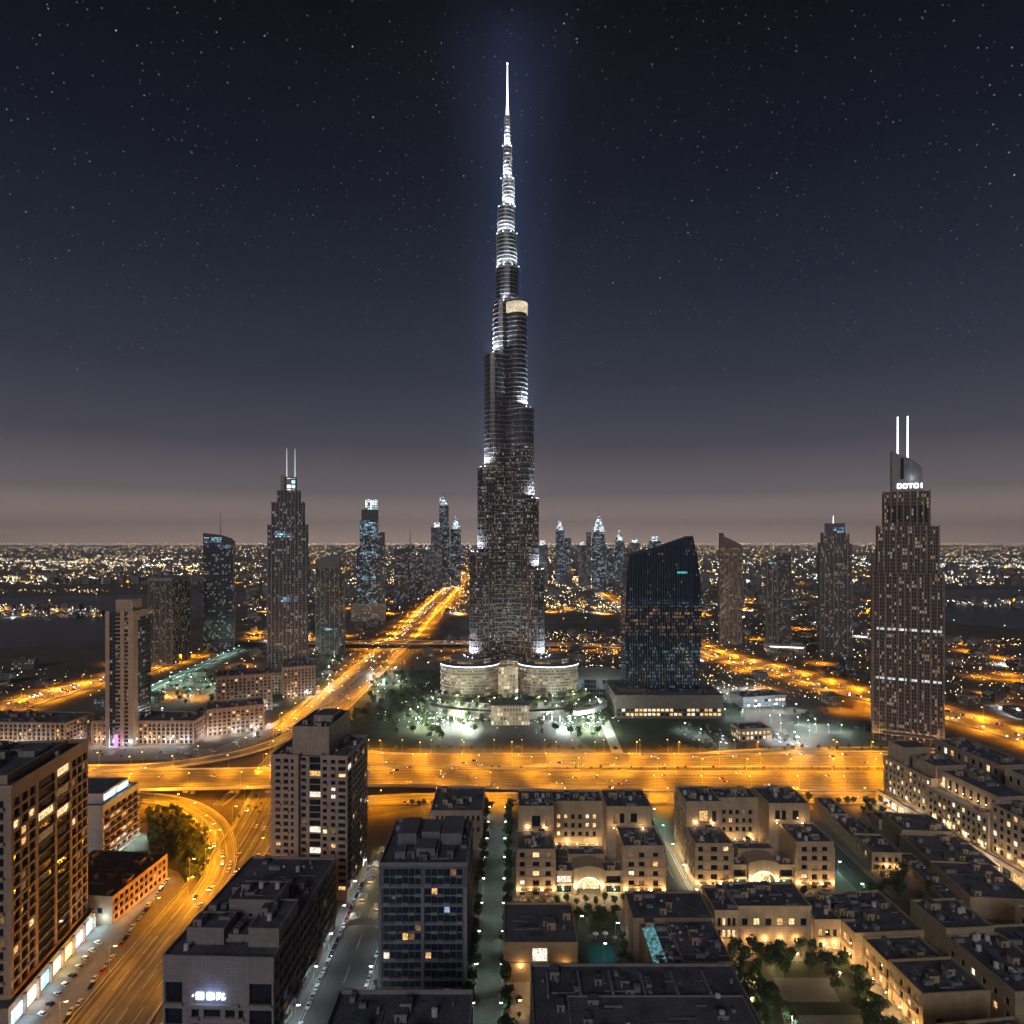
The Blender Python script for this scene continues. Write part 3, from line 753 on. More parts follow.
part(t, 'crown_slot', GLASSD, (xa + 8, xa + 11, 8.9, 8.99, ZAT(477, D), ZAT(455, D)))
for px in (896.5, 907.5):
    x = (px - 868) * m_; b = MB(); b.cyl(x, 20, .9, .7, ZAT(456, D), ZAT(410, D), 7); b.build('mast', SPIREGLOW, t)
HOTB = glow('hotel light band', (.9, .95, 1), .8, .6, .4)
for z in (ZAT(632, D), ZAT(683, D)):
    for i in range(6):
        part(t, 'light_band', HOTB, ((4 + i * 12.2) * m_, (4 + i * 12.2 + 8.4) * m_, -.55, -.02, z - 1.1, z + 1.1))
STROKES = {'D': [(0, .22, 0, 1), (.22, .7, .82, 1), (.22, .7, 0, .18), (.7, .92, .12, .88)], 'O': [(0, .22, .12, .88), (.7, .92, .12, .88), (.15, .77, .84, 1), (.15, .77, 0, .16)],
           'T': [(0, .92, .82, 1), (.35, .57, 0, .82)], 'R': [(0, .22, 0, 1), (.22, .7, .82, 1), (.22, .7, .42, .58), (.7, .92, .55, .88), (.55, .8, 0, .42)], 'I': [(.3, .54, 0, 1)]}
def letters(t, word, x, y, z, hgt, mat, adv=1.12, depth=.4):
    for ch in word:
        b = MB()
        for (a, c, d, e) in STROKES[ch]: b.box(x + a * hgt * .9, x + c * hgt * .9, y - depth, y, z + d * hgt, z + e * hgt)
        b.build('letter', mat, t); x += hgt * adv * (.62 if ch == 'I' else 1)
SIGNW = glow('white sign letter', (.85, .97, 1), 4.5, sample=True)
letters(t, 'DOTOI', xa + 6.2 * m_, 8.6, ZAT(486.5, D), 5.0, SIGNW, .98)
light('sign_light', (xa + 18, 5.5, ZAT(476, D)), 900, (.6, .85, 1), t)
for i in range(12): light('pier_light', ((3 + i * 6.4) * m_, -2.6, 3), 16000, (1, .5, .14), t, 'SPOT', .4, 70, .8, Vector((0, .12, 1)).to_track_quat('-Z', 'Y').to_euler())
part(t, 'entrance_canopy', CONC, (8, w - 8, -9, -.95, 9, 10.2))
part(t, 'tier_slot', GLASSD, *[((17 + i * 5.6) * m_, (20 + i * 5.6) * m_, 5.85, 5.99, ZAT(522, D), ZAT(504, D)) for i in range(8)])

# left stepped hotel tower
t, w, h, D = tower('hotel_tower', 'stepped dark hotel tower with two thin masts, left of the wide main road', 267.5, 309, 692, 490, 40, F_ADR2,
    [(0, 1, ZAT(525, 876), 0), (.10, .91, ZAT(502, 876), 3), (.24, .80, ZAT(490, 876), 6)], 10, pbr('cool grey pier', (.17, .19, .235), .7, var=.1))
sc = D / 640
part(t, 'crown', GREYW, (w * .32, w * .42, 9, 30, ZAT(490, D), ZAT(474, D)), (w * .42, w * .72, 12, 28, ZAT(490, D), ZAT(475.5, D)))
part(t, 'crown_light', F_CROWN, (w * .47, w * .70, 11.5, 11.95, ZAT(489, D), ZAT(477, D)))
for px in (284.5, 292.5): mast(t, XD(px, D) - XD(267.5, D), 18, ZAT(476, D), ZAT(446, D), .8, glow('pale lit mast', (.8, .88, 1), .9))
part(t, 'light_band', F_BAND, (w * .2, w * .62, -.7, -.05, ZAT(537, D), ZAT(531, D)))
part(t, 'light_band', F_BAND, (w * .25, w * .8, -.7, -.05, ZAT(602, D), ZAT(597, D)))
part(t, 'podium', F_GRID, (-6, w + 8, -14, 44, 0, 26))

t, w, h, D = tower('apartment_tower', 'pale beige apartment tower with glazed side beside the low apartment rows', 106, 152, 746, 613, 34, F_BLUE, face=0)
part(t, 'stair_core', BEIGE, (8, 25, 3, 20, h, ZAT(600, D)))
for a, b_ in ((0, 4), (15, 19), (23, 27.5)): part(t, 'pier', BEIGE, (a, b_, -1.2, -.01, 0, h + 2))
for i in range(int(h / 4.1)): part(t, 'balcony', BEIGE, (10.2, 22.8, -1.0, -.02, 3 + i * 4.1, 4.1 + i * 4.1))
part(t, 'end_pier', BEIGE, (27.6, 28.6, -1.2, 6, 0, h + 2)); part(t, 'roof_band', BEIGE, (27.7, 28.8, 6, 34, h - 5, h + 2))
for i in range(1, 10): light('wall_wash', (-4 + 4 * i, -5, 3), 1500, (.8, .9, 1), t) if i % 3 == 0 else None

t, w, h, D = tower('apartment_tower', 'dark brown apartment tower behind the beige tower', 149, 191, 665, 581, 60, F_DARK, None, 4, PINKISH, face=0)
part(t, 'roof_frame', GREYW, (-.6, w + .6, -.6, 60, h, h + 5))
t, w, h, D = tower('glass_tower', 'blue glass tower with sloping cyan lit crown and thin antenna', 203, 236, 654, 545, 36, F_BLUE)
b = MB(); prof = [(0, h), (w, h), (w, h + 6), (w * .85, h + 13), (w * .5, h + 19), (0, h + 22)]
fr_ = [(x, 0, z) for x, z in prof]; bk = [(x, 36, z) for x, z in prof]
b.poly(fr_); b.poly(list(reversed(bk)))
for i in range(1, len(prof)): j = (i + 1) % len(prof); b.poly([fr_[j], fr_[i], bk[i], bk[j]])
b.build('crown', DKMETAL, t)
part(t, 'crown_light', F_BAND, (2, w * .62, -.6, -.05, h + 4, h + 14)); part(t, 'crown_light', F_BAND, (w * .5, w * .98, -.6, -.05, h - 6, h))
mast(t, w * .55, 12, h + 18, ZAT(512, D), .9)
t, w, h, D = tower('apartment_tower', 'dark tower with curved roof edge, right of the left twin mast tower', 315.5, 341, 655, 568, 36, F_DARK, None, 5, GREYW)
b = MB(); prof = [(0, h)] + [(w, h)] + [(w * (1 - i / 8), h + 24 - 11 * (i / 8) ** 2 - (0 if i else 0)) for i in range(9)]
fr_ = [(x, 0, z) for x, z in prof]; bk = [(x, 36, z) for x, z in prof]
b.poly(fr_); b.poly(list(reversed(bk)))
for i in range(1, len(prof)): j = (i + 1) % len(prof); b.poly([fr_[j], fr_[i], bk[i], bk[j]])
b.build('crown', GREYW, t); part(t, 'side_wing', F_DARK, (w + .02, w + 9, 4, 40, 0, h * .93)); part(t, 'light_band', F_BAND, (w * .3, w * .7, -1.1, -.95, h * .28, h * .31))

t, w, h, D = tower('office_tower', 'slim office tower with bright white lit crown, beyond the left twin mast tower', 357, 379, 620, 520, 44, F_CRWN, [(0, 1, .72, 0), (.12, 1, 1, 3)])
part(t, 'crown', DKMETAL, (w * .2, w, 5, 36, h, h + 28)); part(t, 'crown_light', F_CROWN, (w * .38, w * .96, 8, 30, h + 28, h + 54))
for za, zb in ((h * .84, h * .98), (h * .66, h * .69), (h * .40, h * .44)): part(t, 'light_band', F_BAND, (w * .14, w * .9, -.8, -.05, za, zb))
part(t, 'side_wing', F_FAR, (w + .05, w + 17, 4, 44, 0, h * .88)); part(t, 'podium', F_GRID, (-12, w + 20, -34, 40, 0, 42))

t, w, h, D = tower('office_tower', 'dark twin slab tower with pointed right half beside the main road', 394, 416, 607, 548, 46, F_FAR, [(0, .55, .98, 0)])
part(t, 'tall_slab', F_FAR, (w * .56, w, 0, 40, 0, h * 1.06)); mast(t, w * .75, 18, h * 1.06, ZAT(528, D), 1.6)
def far_tower(pl, pr, yb, yt, mat, label, crown=None, mst=None, grp=None, tiers=None):
    t, w, h, D = tower('distant_tower', label, pl, pr, yb, yt, 46, mat, tiers)
    if crown:
        b = MB(); z = h; y = 23
        if crown == 'cone':
            b.cyl(w / 2, y, w * .42, w * .30, z, z + w * .5, 8); b.cyl(w / 2, y, w * .28, w * .05, z + w * .5, z + w * 1.25, 8)
        elif crown == 'box': b.box(w * .25, w * .75, 10, 36, z, z + w * .4)
        elif crown == 'slope': b.prism([(w * .1, 8), (w * .9, 8), (w * .9, 38), (w * .1, 38)], z, z + w * .8, 0, 0, False, 0, [(w * .1, 18), (w * .35, 18), (w * .35, 28), (w * .1, 28)])
        b.build('crown', F_CROWN, t)
    if mst: mast(t, w / 2, 23, h, ZAT(mst, D), 2.2)
    return t
FT = 'far tower along the main road: '
far_tower(431, 443, 590, 527, F_FAR, FT + 'plain dark slab with white box on top', 'box')
far_tower(438.5, 450, 588, 505, F_FAR2, FT + 'tallest, with sloped bright crown and mast', 'slope', 490, tiers=[(0, 1, .75, 0), (.05, .9, 1, 4)])
far_tower(450.5, 461, 586, 529, F_FAR2, FT + 'slim, with glowing cone top', 'cone')
far_tower(416, 424, 600, 556, F_FAR, FT + 'short grey slab by the road', None)
far_tower(424, 431, 596, 550, F_FAR, FT + 'narrow grey slab with a lamp on top', 'box')
FT = 'far tower right of the tallest tower: '
far_tower(537, 548, 582, 545, F_FAR, FT + 'grey, domed with small light', 'box')
far_tower(555.5, 564, 584, 530, F_FAR2, FT + 'teal, with bright cone top', 'cone', 515)
far_tower(564, 571, 583, 538, F_FAR2, FT + 'teal lower slab', None)
far_tower(578, 586, 587, 545, F_FAR, FT + 'narrow grey slab with round light', 'box')
far_tower(586, 591, 592, 532, F_FAR, FT + 'thin pale slab', None)
far_tower(591.5, 606, 592, 532, F_FAR2, FT + 'broad, with lit white crown and spire', 'cone', 508, tiers=[(0, 1, .9, 0), (.1, .9, 1, 4)])
far_tower(606, 613, 588, 548, F_FAR2, FT + 'short teal block', None)
far_tower(614.5, 624, 586, 541, F_FAR2, FT + 'teal, with white dome light', 'cone')
far_tower(629, 640, 586, 543, F_FAR, FT + 'grey, with orange lamp on top', 'box', 532)
far_tower(648.5, 661, 584, 541, F_FAR2, FT + 'behind the blue glass block', 'box')

F_BRN = 'brown apartment tower'
t, w, h, D = tower('apartment_tower', 'slim brown apartment tower with pointed roof corner beside the diagonal highway', 718.5, 742, 645, 548, 34, F_WARM, None, 5, PINKISH)
b = MB(); prof = [(0, h), (w, h), (w, h + 6), (w * .5, h + 17), (w * .18, h + 23), (w * .16, h + 30), (0, h + 30)]
fr_ = [(x, 0, z) for x, z in prof]; bk = [(x, 34, z) for x, z in prof]
b.poly(fr_); b.poly(list(reversed(bk)))
for i in range(1, len(prof)): j = (i + 1) % len(prof); b.poly([fr_[j], fr_[i], bk[i], bk[j]])
b.build('crown', PINKISH, t)
t, w, h, D = tower('apartment_tower', 'dark tower of two joined slabs beside the diagonal highway', 765, 791, 652, 561, 36, F_DARK, [(0, .42, 1, 0)], 3, GREYW)
part(t, 'tall_slab', F_DARK, (w * .43, w, 2, 36, 0, h + 15)); part(t, 'light_band', F_BAND, (w * .05, w * .38, -.95, -.91, h - 6, h - 2)); part(t, 'podium', F_GRID, (-4, w + 22, -22, 30, 0, 14)); part(t, 'podium_rim', WHITEGLOW, (2, w + 18, -22.6, -22.05, 11, 13))
t, w, h, D = tower('apartment_tower', 'lit apartment tower with dark box crown between two slabs and the hotel tower', 817, 852, 657, 540, 40, F_ADR, [(.0, 1, .97, 0), (.1, .92, 1.06, 3)], 7, GREYW)
part(t, 'crown', DKMETAL, (w * .2, w * .8, 6, 30, h * 1.06, ZAT(523, D))); part(t, 'crown_light', F_BAND, (w * .4, w * .75, 5.5, 5.95, ZAT(533, D), ZAT(527, D))); mast(t, w * .45, 16, ZAT(523, D), ZAT(515, D), .8, SPIREGLOW)

# blue glass wedge block on its podium
WD = 770.0
WX0 = XD(626, WD)
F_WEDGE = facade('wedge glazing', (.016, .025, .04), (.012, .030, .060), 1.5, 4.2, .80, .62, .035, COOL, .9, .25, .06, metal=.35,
    zones=[(92, 128, .42, [(1, .5, .2), (1, .6, .3), (.5, .3, .2)], .75), (26, 84, .23, [(.25, .55, .9), (.4, .75, 1), (.7, .9, 1)], 1.0), (128, 136, .7, [(.3, .55, .8)], .22)])  # first zone: glowing warm cells stand in for the town's reflection
wt = thing('glass_block', 'dark blue glass office block with slanted roof and vertical fins on a low podium', 'office block', (WX0, WD, 0))
def wx(px): return XD(px, WD) - WX0
prof = [(wx(626), 28), (wx(699), 28)] + [(wx(px), ZAT(py, WD)) for px, py in ((701, 640), (702, 605), (700.5, 580), (697, 555), (693, 536), (660, 547.5), (629, 556), (626.5, 585), (625.2, 620))]
fr_ = [(x, 0, z) for x, z in prof]; bk = [(x, 34, z) for x, z in prof]
b = MB(); b.poly(fr_, 0, [(x, z) for x, z in prof]); b.poly(list(reversed(bk)), 0, [(x, z) for x, z in reversed(prof)])
for i in range(len(prof)):
    j = (i + 1) % len(prof); b.poly([fr_[j], fr_[i], bk[i], bk[j]], 1 if i in (6, 7) else 0, [(0, prof[j][1]), (0, prof[i][1]), (34, prof[i][1]), (34, prof[j][1])])
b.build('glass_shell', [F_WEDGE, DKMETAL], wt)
def top_at(x):
    xs_ = [wx(629), wx(660), wx(693)]; zs_ = [ZAT(556, WD), ZAT(547.5, WD), ZAT(536, WD)]
    if x <= xs_[1]: return zs_[0] + (zs_[1] - zs_[0]) * (x - xs_[0]) / (xs_[1] - xs_[0])
    return zs_[1] + (zs_[2] - zs_[1]) * (x - xs_[1]) / (xs_[2] - xs_[1])
FINB = pbr('blue grey fin', (.10, .13, .17), .35, .5, var=.05)
for i in range(26):
    x = wx(630) + (wx(692) - wx(630)) * i / 25; part(wt, 'fin', FINB, (x - .15, x + .15, -.7, -.01, 28, top_at(x)))
part(wt, 'sign_strip', glow('teal sign glow', (.1, .6, .75), .7, .6, .5), (wx(677), wx(687), -1.1, -.92, ZAT(573.5, WD), ZAT(571.5, WD)))
B_ = Building('podium_block', 'long low podium with glowing yellow ground floors under the blue glass block', 'podium', XD(615, 748), 746, 0, wall=pbr('taupe cladding', (.13, .112, .10), .8, var=.1), lit=.72, tones=('yellow', 'yellow', 'warm', 'white'))
B_.volume(0, 126, 0, 74, 0, 26, F=[(2, 124, even(2, 124, 24, 3.8), [(3, 6.2), (8, 11.2)])], units=8, roof=ROOF2)
B_.volume(8, 40, 20, 60, 26, 29, units=2); B_.finish()

# ------------------------------------------------------------------ buildings in front
# left apartment tower
T = Building('apartment_tower', 'tall beige apartment tower with glazed strips and bright shops beside the orange road', 'tower', -216, 276, 8.75, wall=pbr('warm beige render', (.40, .30, .225), .85, var=.12), lit=.16, roof=ROOF, tones=('warm', 'dim', 'dim', 'yellow'))
rw = floors(11, 5.0, 17, 1.1, 3.5)
T.volume(-56, 0, 0, 66, 10, 100, rec=.9, par=2.2, units=8,
    R_=[(1, 19, even(1.2, 18.6, 3, 4.5), rw), (20, 34.6, [(20.4, 34.2)], floors(11, 5, 17, .9, 4.2)), (36, 48.4, [(36.3, 48.1)], floors(11, 5, 17, .9, 4.2)), (49.4, 65.4, even(49.6, 65.2, 3, 4.1), rw)],
    F=[(-0 + 2, 54, even(2, 54, 8, 4.6), rw)])
T.volume(-50, -6, 8, 58, 100, 103.5, par=.6, units=4)
for i in range(4): T.box('plant_room', -46 + i * 10, -39 + i * 10, 14 + (i % 2) * 20, 26 + (i % 2) * 20, 103.5, 106.5, UNIT, ROOF2)
T.volume(-56, 2.2, -6, 68, 0, 9.6, par=.5)
SH = [((.45, .75, 1), 2.2), ((1, .95, .85), 2.2), ((.5, .8, 1), 1.8), ((1, .82, .45), 2.4), ((1, .75, .3), 2.4), ((.9, .95, 1), 2.0), ((.6, .92, 1), 2.4)]
for i, (c, s_) in enumerate(SH):
    y = -4 + i * 10.2
    mb = MB(); mb.box(2.25, 2.6, y, y + 7.4, 1.2, 7); mb.build('shop_window', glow('shop window light %d' % i, c, s_, .5, .4), T.root)
    mb = MB(); mb.box(2.25, 3.6, y + 7.7, y + 9.3, 0, 9.2); mb.build('shop_pier', T.wall, T.root)
    light('shop_light', (5.5, y + 3.7, 4.5), 1500, c, T.root, size=1.2)
T.finish()
# white block with lit penthouse
W_ = Building('office_block', 'white office block with rosy balcony bands and glowing white penthouse strip', 'building', -312, 410, 0, wall=PALE, lit=.10)
W_.volume(0, 50, 0, 40, 0, 37, R_=[(1, 39, even(1, 39, 6, 5.4), floors(2, 4.6, 7, .9, 2.9))], rec=1.1, par=1.0, units=5)
for i in range(7): W_.box('balcony_band', 50.01, 51.3, .6, 39.4, 2 + i * 4.6 - .35, 2 + i * 4.6 + .8, pbr('rosy band', (.40, .22, .18), .8, var=.1))
W_.volume(16, 46, 5, 34, 37, 43, par=.5, wall=PALE)
W_.box('penthouse_glass', 46.05, 46.4, 7, 19, 38.2, 42, glow('penthouse light', (.75, .92, 1), 1.5, .3, .2)); W_.box('penthouse_glass', 46.05, 46.4, 21, 33, 38.2, 42, MATS['penthouse light'])
for y in (6, 16, 26, 36): light('bay_light', (54, y, 3), 1500, (.65, 1, .92), W_.root)
light('penthouse_lamp', (49, 18, 41), 900, (.7, .9, 1), W_.root)
W_.finish()
# low orange block
O_ = Building('low_block', 'low flat roofed block with orange lit window grid beside the loop road', 'building', -216, 346, -4.8, wall=pbr('orange beige render', (.42, .27, .17), .85, var=.12), lit=.06, tones=('dim', 'warm'))
O_.volume(-48, 0, 0, 48, 0, 14.5, R_=[(1, 47, even(1, 47, 11, 2.7), [(1.5, 4.2), (6, 8.6), (10.2, 12.8)])], F=[(4, 44, even(4, 44, 6, 3), [(6, 8.6)])], units=9, par=.9, roof=ROOF)
for y in range(4, 48, 8): light('wall_light', (3.2, y, 2.6), 900, (1, .55, .25), O_.root)
light('door_light', (-4, -3, 4), 1600, (.5, .85, 1), O_.root)
O_.finish()
# middle tower
M_ = Building('apartment_tower', 'beige apartment tower with central glass strip and raised crown block before the highway', 'tower', -140, 373.4, -4.3, wall=pbr('pinkish beige render', (.37, .295, .25), .85, var=.1), lit=.15)
r20 = floors(5, 4.05, 19, .9, 2.3)
M_.volume(0, 16.4, -1.5, 38, 0, 82, F=[(.5, 16, [(2.7, 5.7), (7.6, 10.4), (12, 13.6)], r20)], rec=.6, par=1.6, units=3)
M_.volume(16.41, 29.4, 1.2, 38, 0, 82, F=[(.3, 4, [(.8, 3.4)], r20), (5.4, 12.6, [(5.5, 12.5)], floors(5, 4.05, 19, .15, 3.7))], rec=.5, par=0)
M_.volume(29.41, 45.2, -1.2, 38, 0, 82, F=[(.5, 15.5, [(1.4, 3.8), (6.2, 8.8), (10.6, 14.8)], r20)], rec=.6, par=1.6, units=4,
    R_=[(1, 9, [(1.6, 8.4)], floors(5, 4.05, 19, .2, 3.6)), (10, 38, even(10, 38, 6, 3.0), r20)])
M_.volume(11, 33, 3, 40, 82, 97.5, units=5, par=1.4); M_.volume(18, 30, 18, 34, 97.5, 101, par=.4)
M_.finish(100)
# dark block with sign
K_ = Building('office_block', 'dark flat roofed block with glowing blue white rooftop sign in front of the beige tower', 'building', -143, 262, -2.0, wall=pbr('mauve grey render', (.27, .235, .23), .85, var=.12), lit=.07, tones=('warm', 'dim', 'cool'))
rk = floors(-3, 5.6, 7, 1.2, 3.6)
K_.volume(0, 46, 0, 82, 0, 37, F=[(.5, 8.6, [(1, 8.2)], [(1, 8), (9.6, 16.4), (18.4, 27.2)]), (11, 35, [(12, 15), (17, 24), (26, 30), (31.5, 33.6)], [(12.6, 16.2), (7, 10.4), (1.5, 5)]), (35.6, 45.8, [(36, 45.2)], [(1, 8), (9.6, 16.4), (18.4, 27.2)])],
    R_=[(1, 81, even(1, 81, 17, 3.2), floors(1.5, 5.0, 7, 1.0, 2.9))], rec=1.3, units=14, par=1.2)
K_.volume(5, 21, 9, 21, 37, 43.5, units=1, par=.7); K_.volume(15, 36, 26, 42, 37, 46, units=2, par=.7, F=[(8, 12, [(9, 10.6)], [(38, 40.5)])]); K_.volume(32, 45, 8, 30, 37, 44.5, par=.6, units=2)
K_.volume(22, 31, 11, 24, 37, 40, par=.3, units=1)
for i in range(8): K_.box('balcony_rail', 46.02, 47.2, 3 + i * 9.6, 10 + i * 9.6, 6.4 + (i % 2) * 5, 7.5 + (i % 2) * 5, K_.wall)
SB = glow('blue white sign', (.50, .72, 1), 5.5, .2, .5, True)
def sign_box(boxes):
    b = MB(); q = lambda x: 12.6 + (x - 12.6) * .80; v = lambda z: 20.6 + (z - 20) * .70
    for a, c, d, e in boxes: b.box(q(a), q(c) - .08, -.7, -.12, v(d) + .06, v(e))
    b.build('sign_letter', SB, K_.root)
sign_box([(12.6, 13.3, 21.7, 22.4)])
sign_box([(14.6, 15.3, 20, 24), (17.8, 18.5, 20, 24), (15.3, 17.8, 23.3, 24), (15.3, 17.8, 20, 20.7), (15.8, 17.3, 21.7, 22.4)])
sign_box([(20.2, 22, 23.3, 24), (20.2, 20.8, 20, 23.3), (21.2, 21.8, 21, 23.3), (20.8, 23, 20, 20.6), (22.4, 23, 20.6, 24), (23.3, 24.1, 22.6, 23.6), (23.4, 24.2, 20.2, 21.8)])
sign_box([(25.2, 27, 23.3, 24), (25.2, 27, 21.9, 22.5), (25.2, 25.8, 20, 23.3), (26.4, 27, 20.4, 23.3), (27.5, 29.2, 22.9, 23.6), (28, 28.6, 20, 22.9), (28.8, 29.6, 20.2, 21.2)])
light('sign_light', (21, -3.4, 23), 900, (.3, .45, 1), K_.root, size=1.5)
K_.box('sign_ledge', 10, 32, -1.2, -.02, 17.8, 18.8, K_.wall)
K_.finish()
# dark glass office
G_ = Building('office_block', 'dark glass office block with grey piers and boxed rooftop plant', 'building', -60.5, 291, 0, wall=pbr('blue grey cladding', (.13, .14, .165), .6, var=.12), lit=.05, glass=GLASSB, tones=('warm', 'cool', 'dim', 'white'))
rg = floors(0, 8.4, 6, .7, 3.3) + floors(4.1, 8.4, 6, .6, 3.1)
G_.volume(0, 40, 0, 45, 0, 60, F=[(1.6, 38.4, even(2, 19.2, 6, 2.62) + even(21, 38, 6, 2.62), sorted(rg) + [(51.4, 54.8), (55.2, 58.4)])], R_=[(2, 43, even(2, 43, 7, 3.4), floors(1, 4.2, 14, .8, 2.7))], rec=.35, par=1.4, units=4, coping=pbr('grey coping', (.19, .20, .23), .6, var=.1))
for x in (-.1, 19.2, 38.6): G_.box('pier', x, x + 1.5, -1.0, -.01, 0, 50.6, GREYW if x > 30 else pbr('slate pier', (.17, .185, .215), .6, var=.1))
for i in range(7): G_.box('floor_slab', -.2, 40.2, -.75, -.02, i * 8.4 - .4, i * 8.4 + .4, MATS['slate pier'])
for b4 in ((5, 14, 20, 38), (26, 36, 20, 40), (15.5, 24.5, 8, 18), (16, 25, 24, 38), (6, 11, 6, 13)): G_.box('plant_housing', b4[0], b4[1], b4[2], b4[3], 60.01, 63.4 + (b4[0] % 3), pbr('plant louvre', (.16, .17, .20), .6, var=.2), ROOF2)
G_.box('roof_screen', 14.4, 15.1, 6, 42, 60.01, 63, UNIT); G_.box('roof_screen', 25.2, 25.8, 6, 42, 60.01, 62.5, UNIT)
G_.finish()
X_ = Building('office_block', 'small beige block with arcaded top floor behind the dark glass office', 'building', -55, 430, 0, wall=BEIGE, lit=.1)
X_.volume(0, 35, 0, 42, 0, 25, F=[(3, 34, even(3, 34, 9, 1.6), [(19, 22.6), (12, 15)])], R_=[(2, 40, even(2, 40, 8, 2.4), floors(0, 6, 4, 1.4, 3))], units=4, par=1.3, roof=ROOF2); X_.finish()
Y_ = Building('office_block', 'flat dark roof with low parapet at the foot of the dark glass office', 'building', -62, 182, 0, wall=GREYW, lit=.05)
Y_.volume(0, 48, 0, 48, 0, 45, R_=[(2, 46, even(2, 46, 8, 3), floors(0, 5, 8, 1, 3))], units=7, par=1.5, roof=ROOF)
Y_.box('roof_kerb', 2, 46, 20, 20.6, 45.01, 45.9, UNIT); Y_.box('roof_kerb', 24, 24.6, 21, 46, 45.01, 45.8, UNIT); Y_.finish()

AWN = [CANVAS, pbr('brown awning', (.22, .12, .07), .8, var=.1)]
# old-quarter court blocks
def court_block(label, x, y, W, wl, wr, hl, hr, side=None, back=66):
    B = Building('court_block', label, 'building', x, y, 0, wall=SAND, lit=.22, roof=ROOF)
    r4 = floors(5.5, 5.4, 4, 1.2, 2.9)
    Ls = [(2, 23, even(2, 23, 5, 1.7), floors(5.5, 5.4, 4, 1.2, 2.9))] if side else None
    Lb = [(2, 24, even(2, 24, 5, 1.8), floors(5.5, 5.4, 6, 1.2, 2.9))] if side else None
    B.volume(0, wl, 0, 24, 0, hl, F=[(1, wl - 1, [(1.6, 4.4), (wl / 2 - 1.9, wl / 2 + 1.9), (wl - 5.4, wl - 2.4)], [(1, 4.2)] + r4)], L=Ls, units=6, par=1.0)
    B.volume(1, wl + 1, 24.01, 50, 0, hl + 15, F=[(3, wl - 3, [(wl * .38, wl * .62), (wl * .74, wl * .88)], [(hl + 3, hl + 10)])], L=Lb, units=8, par=1.1)
    B.volume(W - wr, W, 0, 26, 0, hr, F=[(1, wr - 1, [(3, 6.2), (9, 12.2), (wr - 6.8, wr - 3.8)], [(1, 4.2)] + r4)], units=6, par=1.0)
    B.volume(W - wr - 6, W - 2, 26.01, 54, 0, hr + 12, F=[(3, wr + 1, [(4, 7), (8.2, 11), (15, 19)], [(hr + 2.5, hr + 8.5)])], units=7, par=1.1)
    a, b_ = wl + .02, W - wr - .02
    mid = (a + b_) / 2
    # gate range with an arched entrance
    B.volume(a, mid - 9, 3, 14, 0, 13, F=[(.6, mid - 9 - a - .4, [(1.4, mid - 9 - a - 1.2)], [(1, 5), (6.4, 10.6)])], units=1, par=.8)
    B.volume(mid + 9, b_, 3, 14, 0, 13, F=[(.6, b_ - mid - 9 - .4, [(1.4, b_ - mid - 9 - 1.2)], [(1, 5), (6.4, 10.6)])], units=1, par=.8)
    B.volume(mid - 11, mid + 11, 14.01, 22, 0, 17.5, F=[(3, 19, even(3, 19, 4, 1.6), [(13.6, 16)])], par=.6, units=1)
    gb = MB(); n = 14; ro, top = 7.2, 15.5; y0, y1 = 1.2, 13.9
    arc = [(mid + ro * cos(pi * i / n), 3.5 + ro * .95 * sin(pi * i / n)) for i in range(n + 1)]
    outer = [(mid + 9, 3.5)] + [(mid + 9, 10)] * 3 + [(mid + 9 - 18 * i / (n - 7), top + 1.8 * sin(pi * i / (n - 7))) for i in range(0, n - 6)] + [(mid - 9, 10)] * 2 + [(mid - 9, 3.5)]
    outer = outer[:n + 1] if len(outer) > n + 1 else outer + [(mid - 9, 3.5)] * (n + 1 - len(outer))
    for i in range(n):
        gb.poly([(arc[i][0], y0, arc[i][1]), (outer[i][0], y0, outer[i][1]), (outer[i + 1][0], y0, outer[i + 1][1]), (arc[i + 1][0], y0, arc[i + 1][1])][::-1])
        gb.poly([(arc[i][0], y0, arc[i][1]), (arc[i + 1][0], y0, arc[i + 1][1]), (arc[i + 1][0], y1, arc[i + 1][1]), (arc[i][0], y1, arc[i][1])][::-1])
        gb.poly([(outer[i][0], y0, outer[i][1]), (outer[i][0], y1, outer[i][1]), (outer[i + 1][0], y1, outer[i + 1][1]), (outer[i + 1][0], y0, outer[i + 1][1])])
    for s_ in (-1, 1): 
        x_a, x_b = sorted((mid + s_ * 7.2, mid + s_ * 9)); gb.box(x_a, x_b, y0, y1, 0, 3.5)
    gb.build('arched_gate', B.wall, B.root)
    ab = MB()
    for i in range(n):
        a0, a1 = arc[i], arc[i + 1]; f = 1.06
        def o_(p): return (mid + (p[0] - mid) * 1.08, 3.5 + (p[1] - 3.5) * 1.08)
        p0, p1 = o_(a0), o_(a1)
        ab.poly([(a0[0], y0 - .06, a0[1]), (p0[0], y0 - .06, p0[1]), (p1[0], y0 - .06, p1[1]), (a1[0], y0 - .06, a1[1])][::-1])
    ab.build('arch_light', glow('arch lights', (1, .82, .5), 3.2, .6, .9), B.root)
    gl = MB(); gl.poly([(mid - 7, 9, 0), (mid + 7, 9, 0), (mid + 7, 9, 11), (mid - 7, 9, 11)]); gl.build('lobby_glass', glow('lobby glow', (1, .74, .38), 1.2, .7, .5), B.root)
    wn_ = MB()
    B.volume(wl + 1.02, W - wr - 6.02, 44, 62, 0, (hl + hr) / 2 + 9, F=[(2, W - wl - wr - 10, even(2, W - wl - wr - 10, 6, 2.2), floors(14, 5.6, 3, 1, 3))], units=8, par=1.0)
    B.volume(wl + 1.03, W - wr - 6.03, 22.5, 43.9, 0, 9, units=8, par=.7)
